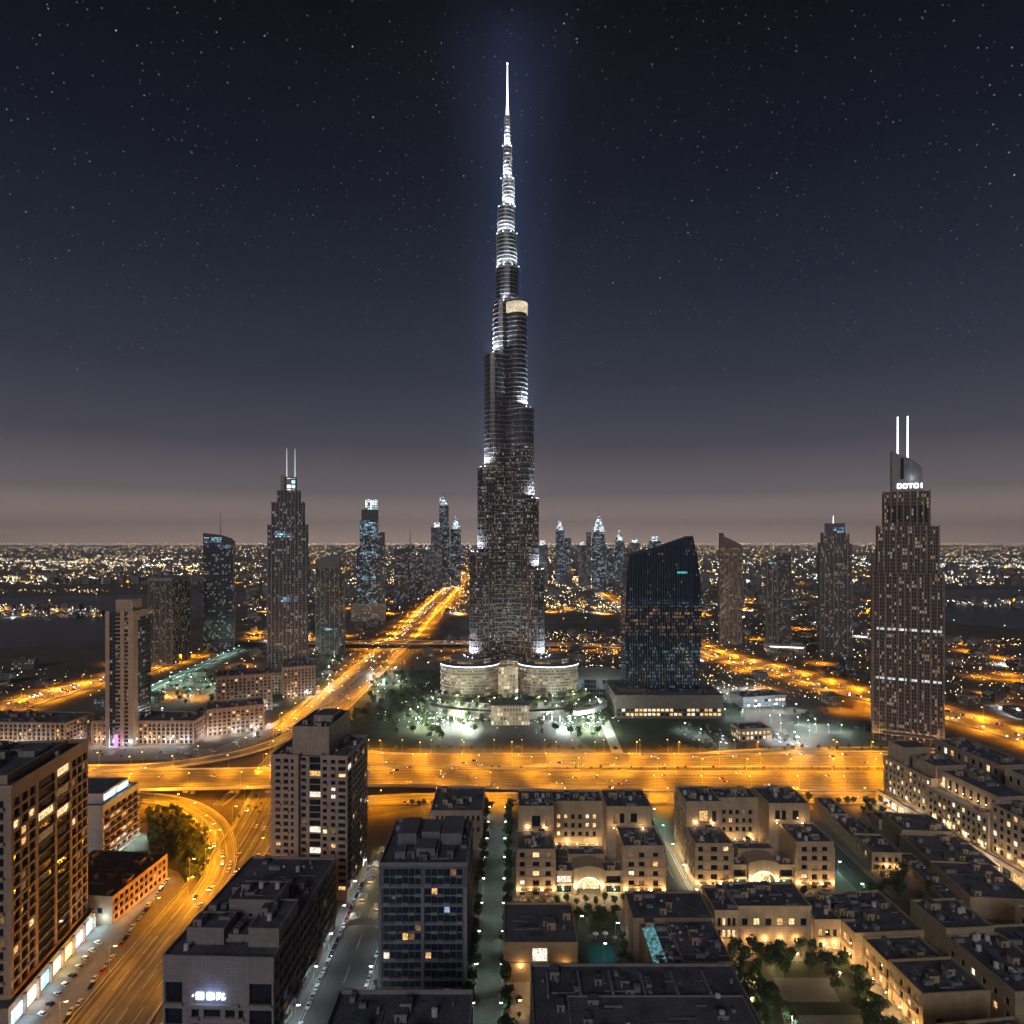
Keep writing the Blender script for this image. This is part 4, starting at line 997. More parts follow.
    B.volume(4, W - 6, 54.02, back, 0, hl + 5, units=9, par=.8)
    for xx in (8, wl + 6, mid, W - wr - 4, W - 12): B.volume(xx - 3, xx + 4, 46 + (xx % 5), 52 + (xx % 5), hl + 4, hl + 18.5, par=.5) if False else None
    for xx in [1.2 + i * (wl - 2) / 3 for i in range(4)]: B.lamp(xx, -.7, 4.4)
    for xx in [W - wr + 1.2 + i * (wr - 2.4) / 3 for i in range(4)]: B.lamp(xx, -.7, 4.4)
    for xx in (mid - 8.2, mid + 8.2, mid - 3, mid + 3): B.lamp(xx, .3 if abs(xx - mid) > 5 else -.4, 5.5, 1500, (1, .72, .36))
    for xx in (wl + 5, W - wr - 5): B.lamp(xx, 1.6, 3.4, 1500, (1, .72, .36)); light('court_light', (xx, 1, 2.5), 700, (.75, 1, .6), B.root)
    for xx in (mid - 9, mid + 8): light('court_light', (xx, 42.5, 12), 500, (1, .65, .3), B.root); light('court_light', (xx, 20, 12), 350, (1, .65, .3), B.root)
    for xx in (2, wl / 2, wl - 2, W - wr + 2, W - wr / 2, W - 2): light('wash_light', (xx, -4.5, 2.5), 2600, (1, .62, .28), B.root, 'SPOT', .4, 120, .9, Vector((0, .55, 1)).to_track_quat('-Z', 'Y').to_euler())
    for xx in (wl * .3, wl * .8, W - wr - 2, W - 8): light('terrace_light', (xx, 23, hl + 3), 700, (1, .66, .34), B.root); link('wall_lamp', WLAMP['warm'], B.root, (xx, 23.6, hl + 2.6))
    for q in range(5):
        if B.root: light('court_light', (wl + 4 + q * (W - wl - wr - 14) / 4, 41, 11.5), 700, (1, .68, .32), B.root); link('wall_lamp', WLAMP['warm'], B.root, (wl + 4 + q * (W - wl - wr - 14) / 4, 42, 11))
    for a0, a1 in ((1.2, wl - 1.2), (W - wr + 1.2, W - 1.2)):
        n_ = 4
        for q in range(n_):
            xa_ = a0 + (a1 - a0) * q / n_ + .4; xb_ = a0 + (a1 - a0) * (q + 1) / n_ - .4
            aw_ = MB(); aw_.poly([(xa_, -.3, 5.2), (xb_, -.3, 5.2), (xb_, -2.2, 4.5), (xa_, -2.2, 4.5)][::-1]); aw_.poly([(xa_, -2.2, 4.5), (xb_, -2.2, 4.5), (xb_, -2.2, 4.15), (xa_, -2.2, 4.15)][::-1]); aw_.build('awning', AWN[q % 2], B.root)
    for xx in (0, wl, W - wr, W):
        pb_ = MB(); pb_.box(xx - .55, xx + .55, -.55, -.004, 0, hl - 1.2); pb_.build('pilaster', B.wall, B.root)
    if side:
        for yy in range(3, 60, 8): light('wall_light', (-2.2, yy, 4), 1300, (1, .66, .3), B.root)
    B.finish()
    return B
court_block('sandstone court block with arched lit gate beside the pale pedestrian street', 3, 373, 86, 22, 24, 27, 29)
court_block('sandstone court block with arched lit gate across the lane from its twin, nearer the market', 109, 380, 82, 22, 22, 27, 28, True)

# big stepped block on the right
Q_ = Building('apartment_block', 'large stepped sandstone apartment block with bright shops above the market roofs', 'building', 312, 372, 6.2, wall=pbr('dull sand render', (.40, .31, .235), .85, var=.12), lit=.32, tones=('warm', 'yellow', 'yellow', 'dim', 'white'))  # wall in one duller sand tone all over
def Lf(y0, y1, n, ww, rows): return [(1, y1 - y0 - 1, even(1, y1 - y0 - 1, n, ww), rows)]
Q_.volume(0, 60, -60, 40, 0, 38, L=Lf(-60, 40, 20, 2.6, floors(8.5, 5.0, 6, 1, 3)), units=12, par=1.1)
Q_.volume(-1.5, 60, 40.01, 92, 0, 29, L=Lf(40, 92, 12, 2.4, floors(8.5, 5.0, 4, 1, 3)), units=8, par=1.2)
Q_.volume(7, 60, 41, 91, 29, 41, L=Lf(41, 91, 8, 2.8, [(30.5, 38)]), units=8, par=1.0)
Q_.volume(1.5, 60, 92.01, 142, 0, 34, L=Lf(92, 142, 11, 2.2, floors(8.5, 5.0, 5, 1, 3)), units=6, par=1.2)
Q_.volume(4, 26, 122, 140, 34, 47, par=.8); Q_.volume(6, 30, 93, 116, 34, 43, par=.8, units=3); Q_.volume(36, 62, 70, 130, 34, 50, F=[(2, 24, even(2, 24, 5, 2.4), [(44, 47.5)])], L=Lf(70, 130, 9, 3, [(43, 47.5)]), units=6)
Q_.volume(30, 64, 0, 60, 38, 52, F=[(2, 32, even(2, 32, 6, 2.4), [(45, 48.5)])], L=Lf(0, 60, 10, 2.8, [(45, 49)]), units=6)
Q_.volume(-5, -1.52, -60, 142, 0, 7.6, par=.6)
for i in range(26):
    y = -56 + i * 7.6; key = R.choice(['yellow', 'white', 'warm', 'white', 'yellow'])
    Q_.box('shop_window', -5.35, -5.03, y, y + 5.2, .8, 5.6, WIN[key] if i % 5 else GLASSD)
for i in range(15): light('shop_light', (-8.5, -40 + i * 12.4, 3.6), 1900, (1, .72, .40) if i % 3 else (.9, .95, 1), Q_.root, size=.8)
for i in range(7): light('terrace_light', (-2.5, 44 + i * 14, 10.5), 1300, (1, .72, .38), Q_.root)
for i in range(8): link('wall_lamp', WLAMP['warm'], Q_.root, (6.4, 44 + i * 6.2, 33)); light('terrace_light', (4.6, 44 + i * 6.2, 32.4), 500, (1, .68, .34), Q_.root)
for i in range(9): link('wall_lamp', WLAMP['warm'], Q_.root, (-.5, -30 + i * 8, 12)); light('terrace_light', (-2, -30 + i * 8, 11.4), 900, (1, .66, .30), Q_.root)
Q_.finish()
# market roofs and souk houses
def house(label, x, y, rot, vols, wall=SAND, lit=.2, name='souk_house', lamps=(), tones=('warm', 'yellow', 'yellow', 'dim'), roof=ROOF, cat='building'):
    B = Building(name, label, cat, x, y, rot, wall=wall, lit=lit, tones=tones, roof=roof)
    for v in vols: B.volume(*v[:6], **v[6])
    for l in lamps: B.lamp(*l)
    return B.finish()
house('long flat grey market roof between the street and the stepped apartment block', 252, 352, -5, [
    (0, 34, 0, 40, 0, 11, dict(units=3, par=.8, roof=ROOF2)), (2, 40, 40.01, 80, 0, 9.5, dict(units=8, par=.7, roof=ROOF2)), (4, 36, 80.01, 108, 0, 12, dict(units=2, par=.7, roof=ROOF2)),
    (-10, -.02, 6, 60, 0, 6, dict(par=.5, units=5)), (2, 18, 108.01, 122, 0, 7, dict(par=.5, roof=ROOF2))], lit=.1, name='market_hall', cat='market hall')
house('small souk house with terrace lights beside the market street', 226, 402, -4, [
    (0, 18, 0, 26, 0, 11, dict(F=[(1, 17, even(1, 17, 4, 2), [(1.2, 4), (6, 9)])], L=[(1, 25, even(1, 25, 5, 2), [(6, 9)])], units=3)), (0, 14, 26.01, 60, 0, 8.5, dict(units=4, par=.6)), (0, 12, 60.01, 90, 0, 10, dict(units=3, par=.7))], lamps=[(3, -.7, 3.6), (9, -.7, 3.6), (15, -.7, 3.6)])
house('flat grey roofed house with single bright doorway beside the pedestrian street', -4, 301, 0, [
    (0, 35, 0, 33, 0, 18, dict(F=[(1, 34, [(13.6, 20.6)], [(9.5, 16)])], units=1, par=.9, roof=ROOF2))], lit=1, tones=('white',), wall=pbr('ochre render', (.42, .30, .17), .85, var=.12), lamps=[(8, -.8, 7.5), (29, -.8, 7.5), (17, -.8, 5)])
house('long souk hall with sloped skylight and roof plant above the garden', 60, 281, 0, [
    (0, 40, 36, 60, 0, 20, dict(units=5, par=.8)), (3, 39, 0, 35.99, 0, 18, dict(units=14, par=.6)), (16, 38, 3, 34, 18, 20.5, dict(units=6, par=.4, roof=ROOF))], wall=pbr('clay render', (.38, .28, .19), .85, var=.12), lit=.1, name='souk_hall', cat='market hall')
_sk = MB(); _sk.poly([(63.6, 285, 18.1), (69, 285, 20.4), (69, 313, 20.4), (63.6, 313, 18.1)])
tag(_sk.build('skylight', glow('teal skylight', (.25, .62, .68), .35, .9, .6)), 'sloped teal lit skylight on the souk hall roof', 'skylight')
hs = house('broad dark roof with vents and lit yellow strip nearest the camera', 8, 205, 0, [
    (0, 86, 0, 70, 0, 25, dict(units=13, par=1.1)), (14, 84, 4, 50, 25, 26.2, dict(units=9, par=.5, roof=ROOF2))], wall=GREYW, lit=.1, name='flat_roof_hall', cat='building')
b = MB(); b.box(70, 94, 211.5, 214, 26.4, 27.6); 
for i in range(6): hs.box('roof_pipe', 6 + i * 13, 7 + i * 13, 50.6, 64, 25.02, 26.4 + (i % 3) * .5, UNIT)
house('souk range with a row of glowing upper windows facing the garden', 91, 326, 0, [
    (0, 12, 2, 20, 0, 15, dict(F=[(1, 11, even(1, 11, 2, 2), [(2, 5), (8, 11)])], units=2)), (12.01, 24, -1, 22, 0, 19, dict(F=[(1, 11, even(1, 11, 4, 1.5), [(12, 16), (6, 10)])], units=2)),
    (24.01, 62, 1, 24, 0, 20, dict(F=[(1, 37, even(1, 37, 6, 3.0), [(11, 14.6)]), ], units=8)), (62.01, 82, -3, 20, 0, 15.5, dict(F=[(1, 19, even(1, 19, 5, 2), [(2, 5), (8, 11.5)])], units=4))],
    lit=.72, tones=('yellow', 'yellow', 'warm'), lamps=[(4, 1, 4), (14, -1.8, 4), (22, -1.8, 4), (30, .2, 4), (38, .2, 4), (46, .2, 4), (54, .2, 4), (66, -3.8, 4), (72, -3.8, 4.5), (79, -3.8, 4)])
# right souk row, facing left towards the garden
def lf(y0, y1, n, ww, rows): return [(1, y1 - y0 - 1, even(1, y1 - y0 - 1, n, ww), rows)]
HR = house('terraced souk row with lamplit arcade facing the garden trees', 172, 268, 4, [
    (0, 30, 0, 22, 0, 17, dict(L=lf(0, 22, 4, 2.2, [(1.4, 5), (7, 9.8), (12, 15)]), F=[(3, 28, [(6, 9)], [(4, 7)])], units=6)), (2, 30, 22.01, 44, 0, 13.5, dict(L=lf(22, 44, 4, 2.4, [(1.4, 5), (7.2, 11)]), units=6)),
    (-2, 34, 44.01, 80, 0, 15.5, dict(L=lf(44, 80, 7, 2.8, [(1.4, 5), (8, 12)]), F=[(2, 34, even(2, 34, 5, 2), [(8, 11)])], units=10))], lit=.4, wall=pbr('amber render', (.44, .32, .19), .85, var=.12))
for i in range(9): link('wall_lamp', WLAMP['warm'], HR.root, (-2.6, 2 + i * 9, 4.6)); light('wall_light', (-3.2 - (0 if i < 5 else 2), 2 + i * 9, 4.2), 2200, (1, .60, .24), HR.root)
house('plain souk house with bright square windows behind the terraced row', 206, 262, 4, [
    (0, 26, 0, 38, 0, 22, dict(L=lf(0, 38, 6, 2.2, [(9, 12), (15, 18)]), units=9)), (0, 24, 38.01, 62, 0, 25, dict(L=lf(38, 62, 3, 1.5, [(10, 13)]), F=[(2, 22, [(3, 5)], [(18, 20)])], units=5)), (26.01, 58, 6, 50, 0, 18, dict(units=8))], lit=.45, tones=('yellow', 'white', 'warm'), wall=pbr('olive sand render', (.40, .32, .20), .85, var=.12))
HB = house('balconied sand coloured house at the corner below the garden', 166, 200, 7, [
    (0, 40, 0, 26, 0, 17, dict(L=lf(0, 26, 5, 3, [(2, 5), (7.4, 10.4), (12.4, 15.2)]), units=5)), (-3, 36, 26.01, 46, 0, 21, dict(L=lf(26, 46, 4, 2.8, [(2, 5), (7.4, 10.4), (12.8, 16)]), units=7))], lit=.3, wall=MATS['amber render'])
for y in (4, 14, 24, 34): light('wall_light', (-5, y, 3.2), 2200, (1, .62, .26), HB.root)
for i in range(4): HB.box('balcony', -5.4, -3.02, 27 + i * 4.6, 30.4 + i * 4.6, 6.6, 7.6, SAND)
house('long dark flat roof house at the right edge above the plain souk house', 262, 268, 4, [(0, 40, 0, 60, 0, 20, dict(L=lf(0, 60, 8, 2, [(8, 11), (14, 17)]), units=10))], lit=.2)

# mid-left apartment rows
def row(label, x, y, rot, w, d, h, n, side=True):
    B = Building('apartment_row', label, 'building', x, y, rot, wall=PINKISH, lit=.26, tones=('warm', 'dim', 'dim', 'yellow'), roof=ROOF)
    fl = max(3, int((h - 5) / 4)); rows = floors(5, 4.0, fl, .9, 2.4)
    B.volume(0, w, 0, d, 0, h, F=[(1, w - 1, even(1, w - 1, n, 2.6), rows + [(.8, 4)])], R_=[(1, d - 1, even(1, d - 1, max(3, int(d / 5)), 2.6), rows)], rec=.8, units=6, par=1.0)
    for i in range(n + 1): B.box('pier', w * i / n - .35, w * i / n + .35, -.7, -.02, 0, h, SAND) if n < 30 else None
    k = max(2, int(w / 16))
    for i in range(k):
        for j in (0, 1): B.lamp(w * (i + .3 + j * .4) / k, -1.2, 6, 10, (.8, .92, 1), 'cool')
    for i in range(k): light('shop_light', (w * (i + .5) / k, -7, 5), 6500, (.80, .92, 1) if i % 3 else (1, .75, .5), B.root, size=.8)
    for i in range(max(1, int(d / 22))): light('shop_light', (w + 6, d * (i + .5) / max(1, int(d / 22)), 5), 5000, (.9, .93, 1), B.root, size=.8)
    return B.finish(70)
row('pale apartment row with bright white shopfronts left of the beige tower', -560, 640, -3, 118, 40, 26, 24)
row('pinkish apartment row with lit shops at the foot of the beige tower', -428, 652, 0, 104, 36, 23, 22)
row('short apartment row turning the corner towards the main road', -322, 676, 24, 56, 34, 28, 12)
row('taller apartment block beside the main road below the left twin mast tower', -352, 762, 22, 62, 42, 44, 13)
row('small apartment block beside the main road at the twin mast tower foot', -300, 840, 24, 40, 40, 40, 9)
sheet('forecourt', P2((0, 752), (215, 749), (275, 722), (318, 690), (330, 692), (290, 728), (225, 758), (0, 764)), .10, PAVE)
# low hall with bright car park
house('small arcaded hall among bright white car park lights', 236, 660, 8, [(0, 34, 0, 22, 0, 12, dict(F=[(1, 33, even(1, 33, 7, 3), [(1.5, 5), (6.5, 10)])], L=lf(0, 22, 4, 3, [(1.5, 5), (6.5, 10)]), units=3))], lit=.8, tones=('warm', 'white', 'yellow'), name='pavilion_hall', cat='hall', wall=BEIGE)
house('long low building with teal lit front beside the diagonal highway', 285, 790, 12, [(0, 60, 0, 30, 0, 13, dict(F=[(1, 59, even(1, 59, 12, 4), [(1.5, 5), (6.5, 10)])], units=6))], lit=.7, tones=('cool', 'white'), name='low_hall', cat='hall', wall=GREYW)
for (x, y, e) in ((215, 655, 20000), (200, 675, 20000), (190, 700, 20000), (275, 660, 20000), (292, 650, 20000), (250, 690, 14000), (300, 775, 9000), (325, 770, 9000), (345, 780, 9000), (255, 790, 7000), (230, 800, 7000)):
    street_lamp('cool', x, y, 0, R.uniform(0, 6), e, 'cool white lamp in the car park beside the small hall', 'white lamps of the car park')

# ------------------------------------------------------------------ trees
def crown_mesh(n, rx, rz, size, mat, seed, lobes=7):
    r = random.Random(seed); mb = MB(); L = []
    for i in range(lobes):
        a = r.uniform(0, 2 * pi); q = r.uniform(0, .62); L.append((rx * q * cos(a), rx * q * sin(a), rz * r.uniform(-.45, .6), r.uniform(.34, .6)))
    for i in range(n):
        lx, ly, lz, lr = L[i % lobes]; d = Vector((r.gauss(0, 1), r.gauss(0, 1), r.gauss(0, 1))).normalized()
        k = lr * r.uniform(.55, 1.0) ** .5
        c = Vector((lx + d.x * rx * k, ly + d.y * rx * k, lz + d.z * rz * k * 1.1))
        nrm = (d + Vector((r.uniform(-.8, .8), r.uniform(-.8, .8), r.uniform(-.4, .9)))).normalized()
        t = nrm.orthogonal().normalized(); w = nrm.cross(t); s_ = size * r.uniform(.6, 1.3); t, w = t * s_, w * s_ * .6
        mb.poly([c - t, c - w * .9, c + t, c + w * .9], 0)
    return mb.mesh('crown', mat)
def trunk_mesh(h, r0, rx):
    mb = MB(); mb.tube((0, 0, 0), (0, 0, h * .55), r0, r0 * .7, 7)
    for k in range(4):
        a = k * 1.6 + .3; mb.tube((0, 0, h * .5), (rx * .5 * cos(a), rx * .5 * sin(a), h * .95), r0 * .5, r0 * .2, 5)
    return mb.mesh('trunk', BARK)
TREES = [(trunk_mesh(4.2, .22, 3), [crown_mesh(620, 3.4, 2.7, .46, m, i) for i, m in ((1, LEAF), (2, LEAF2), (3, LEAF))], 5.2)]
FARTREES = [(trunk_mesh(4.6, .3, 3), [crown_mesh(230, 3.8, 3.0, .85, m, i) for i, m in ((5, LEAF), (6, LEAF2), (7, LEAF))], 5.6)]
pm = MB(); pm.tube((0, 0, 0), (.25, 0, 4), .24, .19, 7); pm.tube((.25, 0, 4), (.35, .1, 8), .19, .16, 7); PTRUNK = pm.mesh('trunk', BARK)
pf = MB()
for i in range(17):
    a = i * 2.4; el = R.uniform(.1, .95); prev = Vector((.35, .1, 8)); dr = Vector((cos(a) * cos(el), sin(a) * cos(el), sin(el)))
    sd_ = Vector((-sin(a), cos(a), 0))
    for k in range(6):
        nx = prev + dr * .62; w0, w1 = .5 * (1 - k / 7), .5 * (1 - (k + 1) / 7)
        for s_ in (-1, 1): pf.poly([prev, nx, nx + sd_ * s_ * w1 - Vector((0, 0, .3 * w1)), prev + sd_ * s_ * w0 - Vector((0, 0, .3 * w0))], 0)
        prev = nx; dr = (dr + Vector((0, 0, -.30))).normalized()
PFROND = pf.mesh('fronds', LEAF)
def tree(x, y, sc, label, group, far=False, name=None):
    name = name or ('shrub' if 'shrub' in label else 'garden_tree' if 'garden' in label or 'court' in group else 'park_tree' if far else 'street_tree')
    tm, cms, zc = (FARTREES if far else TREES)[0]
    t = thing(name, label, name.replace('_', ' '), (x, y, .05), R.uniform(0, 6.3), group); t.scale = (sc, sc, sc * R.uniform(.9, 1.15))
    global LASTT
    LASTT = t
    link('trunk', tm, t); link('crown', R.choice(cms), t, (0, 0, zc))
def palm(x, y, sc, label, group):
    t = thing('palm_tree', label, 'palm tree', (x, y, .05), R.uniform(0, 6.3), group); t.scale = (sc, sc, sc)
    link('trunk', PTRUNK, t); link('fronds', PFROND, t)
def scatter(n, poly, mind, fn):
    pts = []; xs_, ys_ = [p[0] for p in poly], [p[1] for p in poly]; tries = 0
    def inside(x, y):
        c = False
        for i in range(len(poly)):
            (x1, y1), (x2, y2) = poly[i], poly[i - 1]
            if (y1 > y) != (y2 > y) and x < (x2 - x1) * (y - y1) / (y2 - y1) + x1: c = not c
        return c
    while len(pts) < n and tries < 8000:
        tries += 1; x, y = R.uniform(min(xs_), max(xs_)), R.uniform(min(ys_), max(ys_))
        if inside(x, y) and all(hypot(x - a, y - b) > mind for a, b in pts): pts.append((x, y)); fn(x, y)
for x0, x1, y0, y1, n_ in ((225, 245, 367, 400, 12), (246, 251, 404, 470, 10), (206, 226, 372, 380, 5), (262, 285, 462, 498, 12)): scatter(n_, [(x0, y0), (x1, y0), (x1, y1), (x0, y1)], 3.5, lambda x, y: tree(x, y, R.uniform(.7, 1.05), 'tree between the market street houses and the market roof', 'market trees'))
# garden square of the quarter
GARD = [(101, 322), (104, 262), (98, 215), (150, 215), (158, 262), (166, 300), (166, 318), (140, 322)]
sheet('garden_lawn', GARD, .10, LAWN)
sheet('plaza', [(116, 262), (148, 262), (152, 280), (118, 280)], .14, pbr('plaza paving', (.16, .145, .13), .85, var=.15))
sheet('plaza', [(122, 288), (148, 288), (150, 304), (124, 304)], .14, MATS['plaza paving'])
sheet('garden_path', P2((700, 962), (716, 962), (745, 1030), (720, 1030)), .15, PAVE); sheet('garden_path', [(101, 316), (164, 316), (164, 321), (101, 321)], .15, PAVE)
def not_plaza(x, y): return not (119 < x < 148 and 262 < y < 303)
scatter(150, GARD, 3.4, lambda x, y: tree(x, y, R.uniform(.85, 1.35), 'leafy tree in the dark garden square of the souk', 'garden square trees') if not_plaza(x, y) else None)
scatter(12, GARD, 9, lambda x, y: palm(x, y, R.uniform(.85, 1.1), 'palm with arching fronds in the garden square of the souk', 'garden square palms') if not_plaza(x, y) else None)
for (x, y) in ((104, 306), (112, 296), (106, 284), (103, 268), (110, 252), (126, 309), (140, 314), (154, 300), (158, 282), (150, 256), (128, 252), (116, 232), (140, 236)):
    street_lamp('warm', x, y, 0, R.uniform(0, 6), 2400, 'short garden lamp glowing warm among the garden square trees', 'garden square lamps', 'garden_lamp', True, (1, .72, .34))
for (x, y) in ((118, 270), (108, 244), (154, 268), (132, 240)): street_lamp('cool', x, y, 0, R.uniform(0, 6), 2600, 'cool white garden lamp in the garden square', 'cool garden square lamps', 'garden_lamp', True, (.70, 1, .80))
# pedestrian street trees and court trees
for y in range(262, 505, 9):
    for x in (-2.4, -19.2): 
        if R.random() < .85: tree(x + R.uniform(-.5, .5), y + R.uniform(-2, 2), R.uniform(.95, 1.35), 'small street tree beside the pale pedestrian street', 'pedestrian street trees')
for y in range(262, 420, 12): tree(-63.5, y, R.uniform(.4, .55), 'small street tree on the kerb of the parking street', 'parking street trees')
scatter(16, [(26, 396), (64, 396), (64, 416), (26, 416)], 5, lambda x, y: None)
for x0, y0 in ((26, 364), (132, 371)):
    for i in range(8): tree(x0 + i * 5.4, y0 - 1 + (i % 2) * 3, R.uniform(.6, .8), 'small tree before the arched gate of a court block', 'court gate trees')
scatter(30, [(33, 290), (58, 290), (58, 357), (36, 357)], 3.4, lambda x, y: tree(x, y, R.uniform(.7, 1.1), 'tree in the teal lit pool court beside the souk hall', 'pool court trees') if not (38 < x < 52 and 305 < y < 330) else None)
sheet('court_lawn', [(32, 287), (58, 287), (58, 358), (34, 358)], .10, LAWN)
sheet('pool', [(38, 306), (51, 306), (51, 328), (38, 328)], .16, WATER)
for (x, y, e, k) in ((45, 317, 1500, 'cool'), (36, 340, 1200, 'cool'), (55, 302, 1200, 'warm'), (36, 296, 900, 'warm'), (54, 334, 1200, 'cool'), (10, 292, 1400, 'warm'), (20, 288, 1400, 'warm'), (3, 282, 1200, 'warm')):
    street_lamp(k, x, y, 0, 0, e, 'small lamp in the courts around the flat roofed house', 'court lamps', 'garden_lamp')
for i in range(9): tree(-3 + (i % 5) * 6, 278 + (i // 5) * 8, R.uniform(.4, .6), 'tree in the small court below the flat roofed house', 'small court trees')
# highway verge trees
for i in range(13): tree(-78 + i * 5.2 + R.uniform(-1, 1), 498 + R.uniform(-5, 3), R.uniform(.7, 1.0), 'round crowned tree before the orange frontage road', 'frontage road trees')
for i in range(15): tree(198 + i * 7 + R.uniform(-2, 2), 500 + R.uniform(-6, 4), R.uniform(.7, 1.2), 'bushy tree at the highway edge above the market street', 'highway edge trees')
for i in range(60): tree(-230 + i * 10 + R.uniform(-3, 3), 578 + R.uniform(-2, 2), R.uniform(.3, .5), 'low round shrub in the highway median strip', 'highway median trees', True)
for i in range(50): tree(-150 + i * 11 + R.uniform(-3, 3), 632 + R.uniform(-3, 5), R.uniform(.4, .7), 'small dark shrub along the park edge behind the highway', 'park edge trees', True)
sheet('verge_lawn', [GP(146, 812), GP(175, 812), GP(203, 835), GP(208, 862), GP(192, 892), GP(178, 872), GP(150, 862)][::-1], .12, LAWN)
scatter(110, [GP(146, 812)[:2], GP(175, 812), GP(205, 835), GP(212, 862), GP(196, 892), GP(180, 870), GP(150, 862)], 3.4, lambda x, y: tree(x, y, R.uniform(.55, .95), 'tree in the dense dark clump inside the loop road', 'loop road trees'))
scatter(14, P2((215, 790), (262, 790), (262, 815), (240, 828), (222, 812)), 6, lambda x, y: tree(x, y, R.uniform(.3, .5), 'low tree under the raised highway deck', 'under deck trees', True))
# park around the tallest tower
def park(n, poly, lab, grp, sc=(.8, 1.3)): scatter(n, [p[:2] for p in poly], 6, lambda x, y: tree(x, y, R.uniform(*sc), lab, grp, True))
park(70, PX((408, 738), (402, 700), (450, 692), (495, 704), (490, 735), (440, 742)), 'lit tree in the park left of the forecourt below the tallest tower', 'park trees left of the forecourt')
park(65, PX((540, 735), (535, 704), (575, 695), (612, 702), (605, 735), (575, 742)), 'lit tree in the park right of the forecourt below the tallest tower', 'park trees right of the forecourt')
park(70, PX((345, 735), (372, 675), (440, 672), (436, 690), (398, 702), (398, 740)), 'dark tree on the park slope beside the main road', 'park slope trees')
park(45, PX((610, 690), (690, 720), (830, 712), (880, 735), (780, 725), (700, 690)), 'dark tree in the grounds right of the blue glass block', 'grounds trees', (.6, 1.0))
PK = [(R.uniform(408, 485), R.uniform(704, 735)) for _ in range(30)] + [(R.uniform(548, 606), R.uniform(700, 736)) for _ in range(24)] + [(R.uniform(365, 420), R.uniform(672, 705)) for _ in range(10)] + [(R.uniform(590, 690), R.uniform(678, 700)) for _ in range(8)]
for i, (px, py) in enumerate(PK):
    x, y = GP(px, py); street_lamp('cool' if i % 4 else 'warm', x, y, 0, R.uniform(0, 6), R.choice((9000, 16000, 26000)), 'bright park lamp among the trees below the tallest tower', 'park lamps', 'park_lamp', True, R.choice(((.75, .95, 1), (.8, 1, .7), (.9, 1, .55), (.8, .9, 1))))
for px in (368, 402, 431, 462, 494, 522, 545, 572, 604, 640, 668, 700, 735, 835):
    x, y = GP(px, 753); street_lamp('sodium', x, y, 0, radians(90), 9000, 'single orange lamp along the park edge behind the highway', 'park edge lamps')
pk = MB()
for _ in range(620):
    px, py = R.choice(((R.gauss(446, 26), R.gauss(716, 9)), (R.gauss(575, 22), R.gauss(715, 9)), (R.uniform(366, 660), R.uniform(672, 702)), (R.gauss(512, 22), R.gauss(716, 6)))); x, y = GP(px, py)
    if 640 < y < 960: pk.octa(x, y, R.uniform(.6, 7), R.uniform(.16, .42), R.choices(range(4), (4, 3, 2, 2))[0])
struct(pk.build('park_lights', [glow('small white park light', (.85, .95, 1), 9), glow('small green park light', (.6, 1, .55), 6), glow('small yellow park light', (1, .85, .4), 7), glow('small teal park light', (.5, .95, .9), 6)]), 'stuff')
for poly_, n_, w_ in ((P2((95, 712), (118, 690), (215, 672), (262, 700), (210, 715)), 60, 'grounds behind the apartment rows'), (P2((270, 668), (330, 652), (352, 664), (330, 690), (318, 680)), 26, 'verge beside the wide main road')):
    scatter(n_, poly_, 7, lambda x, y: tree(x, y, R.uniform(.7, 1.15), 'dark tree in the ' + w_, 'trees in the ' + w_, False) if not near_road(x, y, -8) else None)
    scatter(int(n_ / 3), poly_, 14, lambda x, y: street_lamp('teal' if R.random() < .6 else 'cool', x, y, 0, R.uniform(0, 6), 9000, 'pale teal lamp among the trees in the ' + w_, 'lamps in the ' + w_, 'grounds_lamp', True, R.choice(((.5, 1, .82), (.7, 1, .6), (.8, .95, 1)))))
for poly_, n_, w_ in ((P2((700, 692), (745, 688), (780, 712), (730, 722)), 16, 'grounds right of the blue glass block'), (P2((745, 722), (800, 720), (850, 735), (790, 748)), 12, 'car park beyond the small hall')):
    scatter(n_, poly_, 12, lambda x, y: street_lamp('teal' if R.random() < .5 else 'cool', x, y, 0, R.uniform(0, 6), 12000, 'cool lamp lighting the ' + w_, 'lamps in the ' + w_, 'grounds_lamp', True, R.choice(((.55, 1, .85), (.8, .95, 1), (.9, .97, 1)))))
for i in range(64):
    a = pi + pi * (i + .5) / 64 + R.uniform(-.02, .02); lo = i % 2
    ra, rb, zz = ((105, 57, 9), (78 if i % 4 < 2 else 92, 45, 17))[lo]
    x, y = BX + 3 + ra * cos(a), BY - 33 + rb * sin(a)
    if abs(x - BX - 3) < 24 and lo == 0: continue
    tree(x, y, R.uniform(.7, 1.1), 'lit tree on the curved garden terraces of the podium', 'podium terrace trees', True)
    [o for o in COL.objects if o.name.startswith('park_tree')] if False else None
    LASTT.location.z = zz
    if i % 3 == 0:
        t = street_lamp('warm', x + 3, y - 3, zz, 0, 5200, 'small lamp on the curved garden terraces of the podium', 'podium terrace lamps', 'terrace_lamp', True, R.choice(((.8, 1, .6), (.8, .95, 1), (1, .85, .5))))
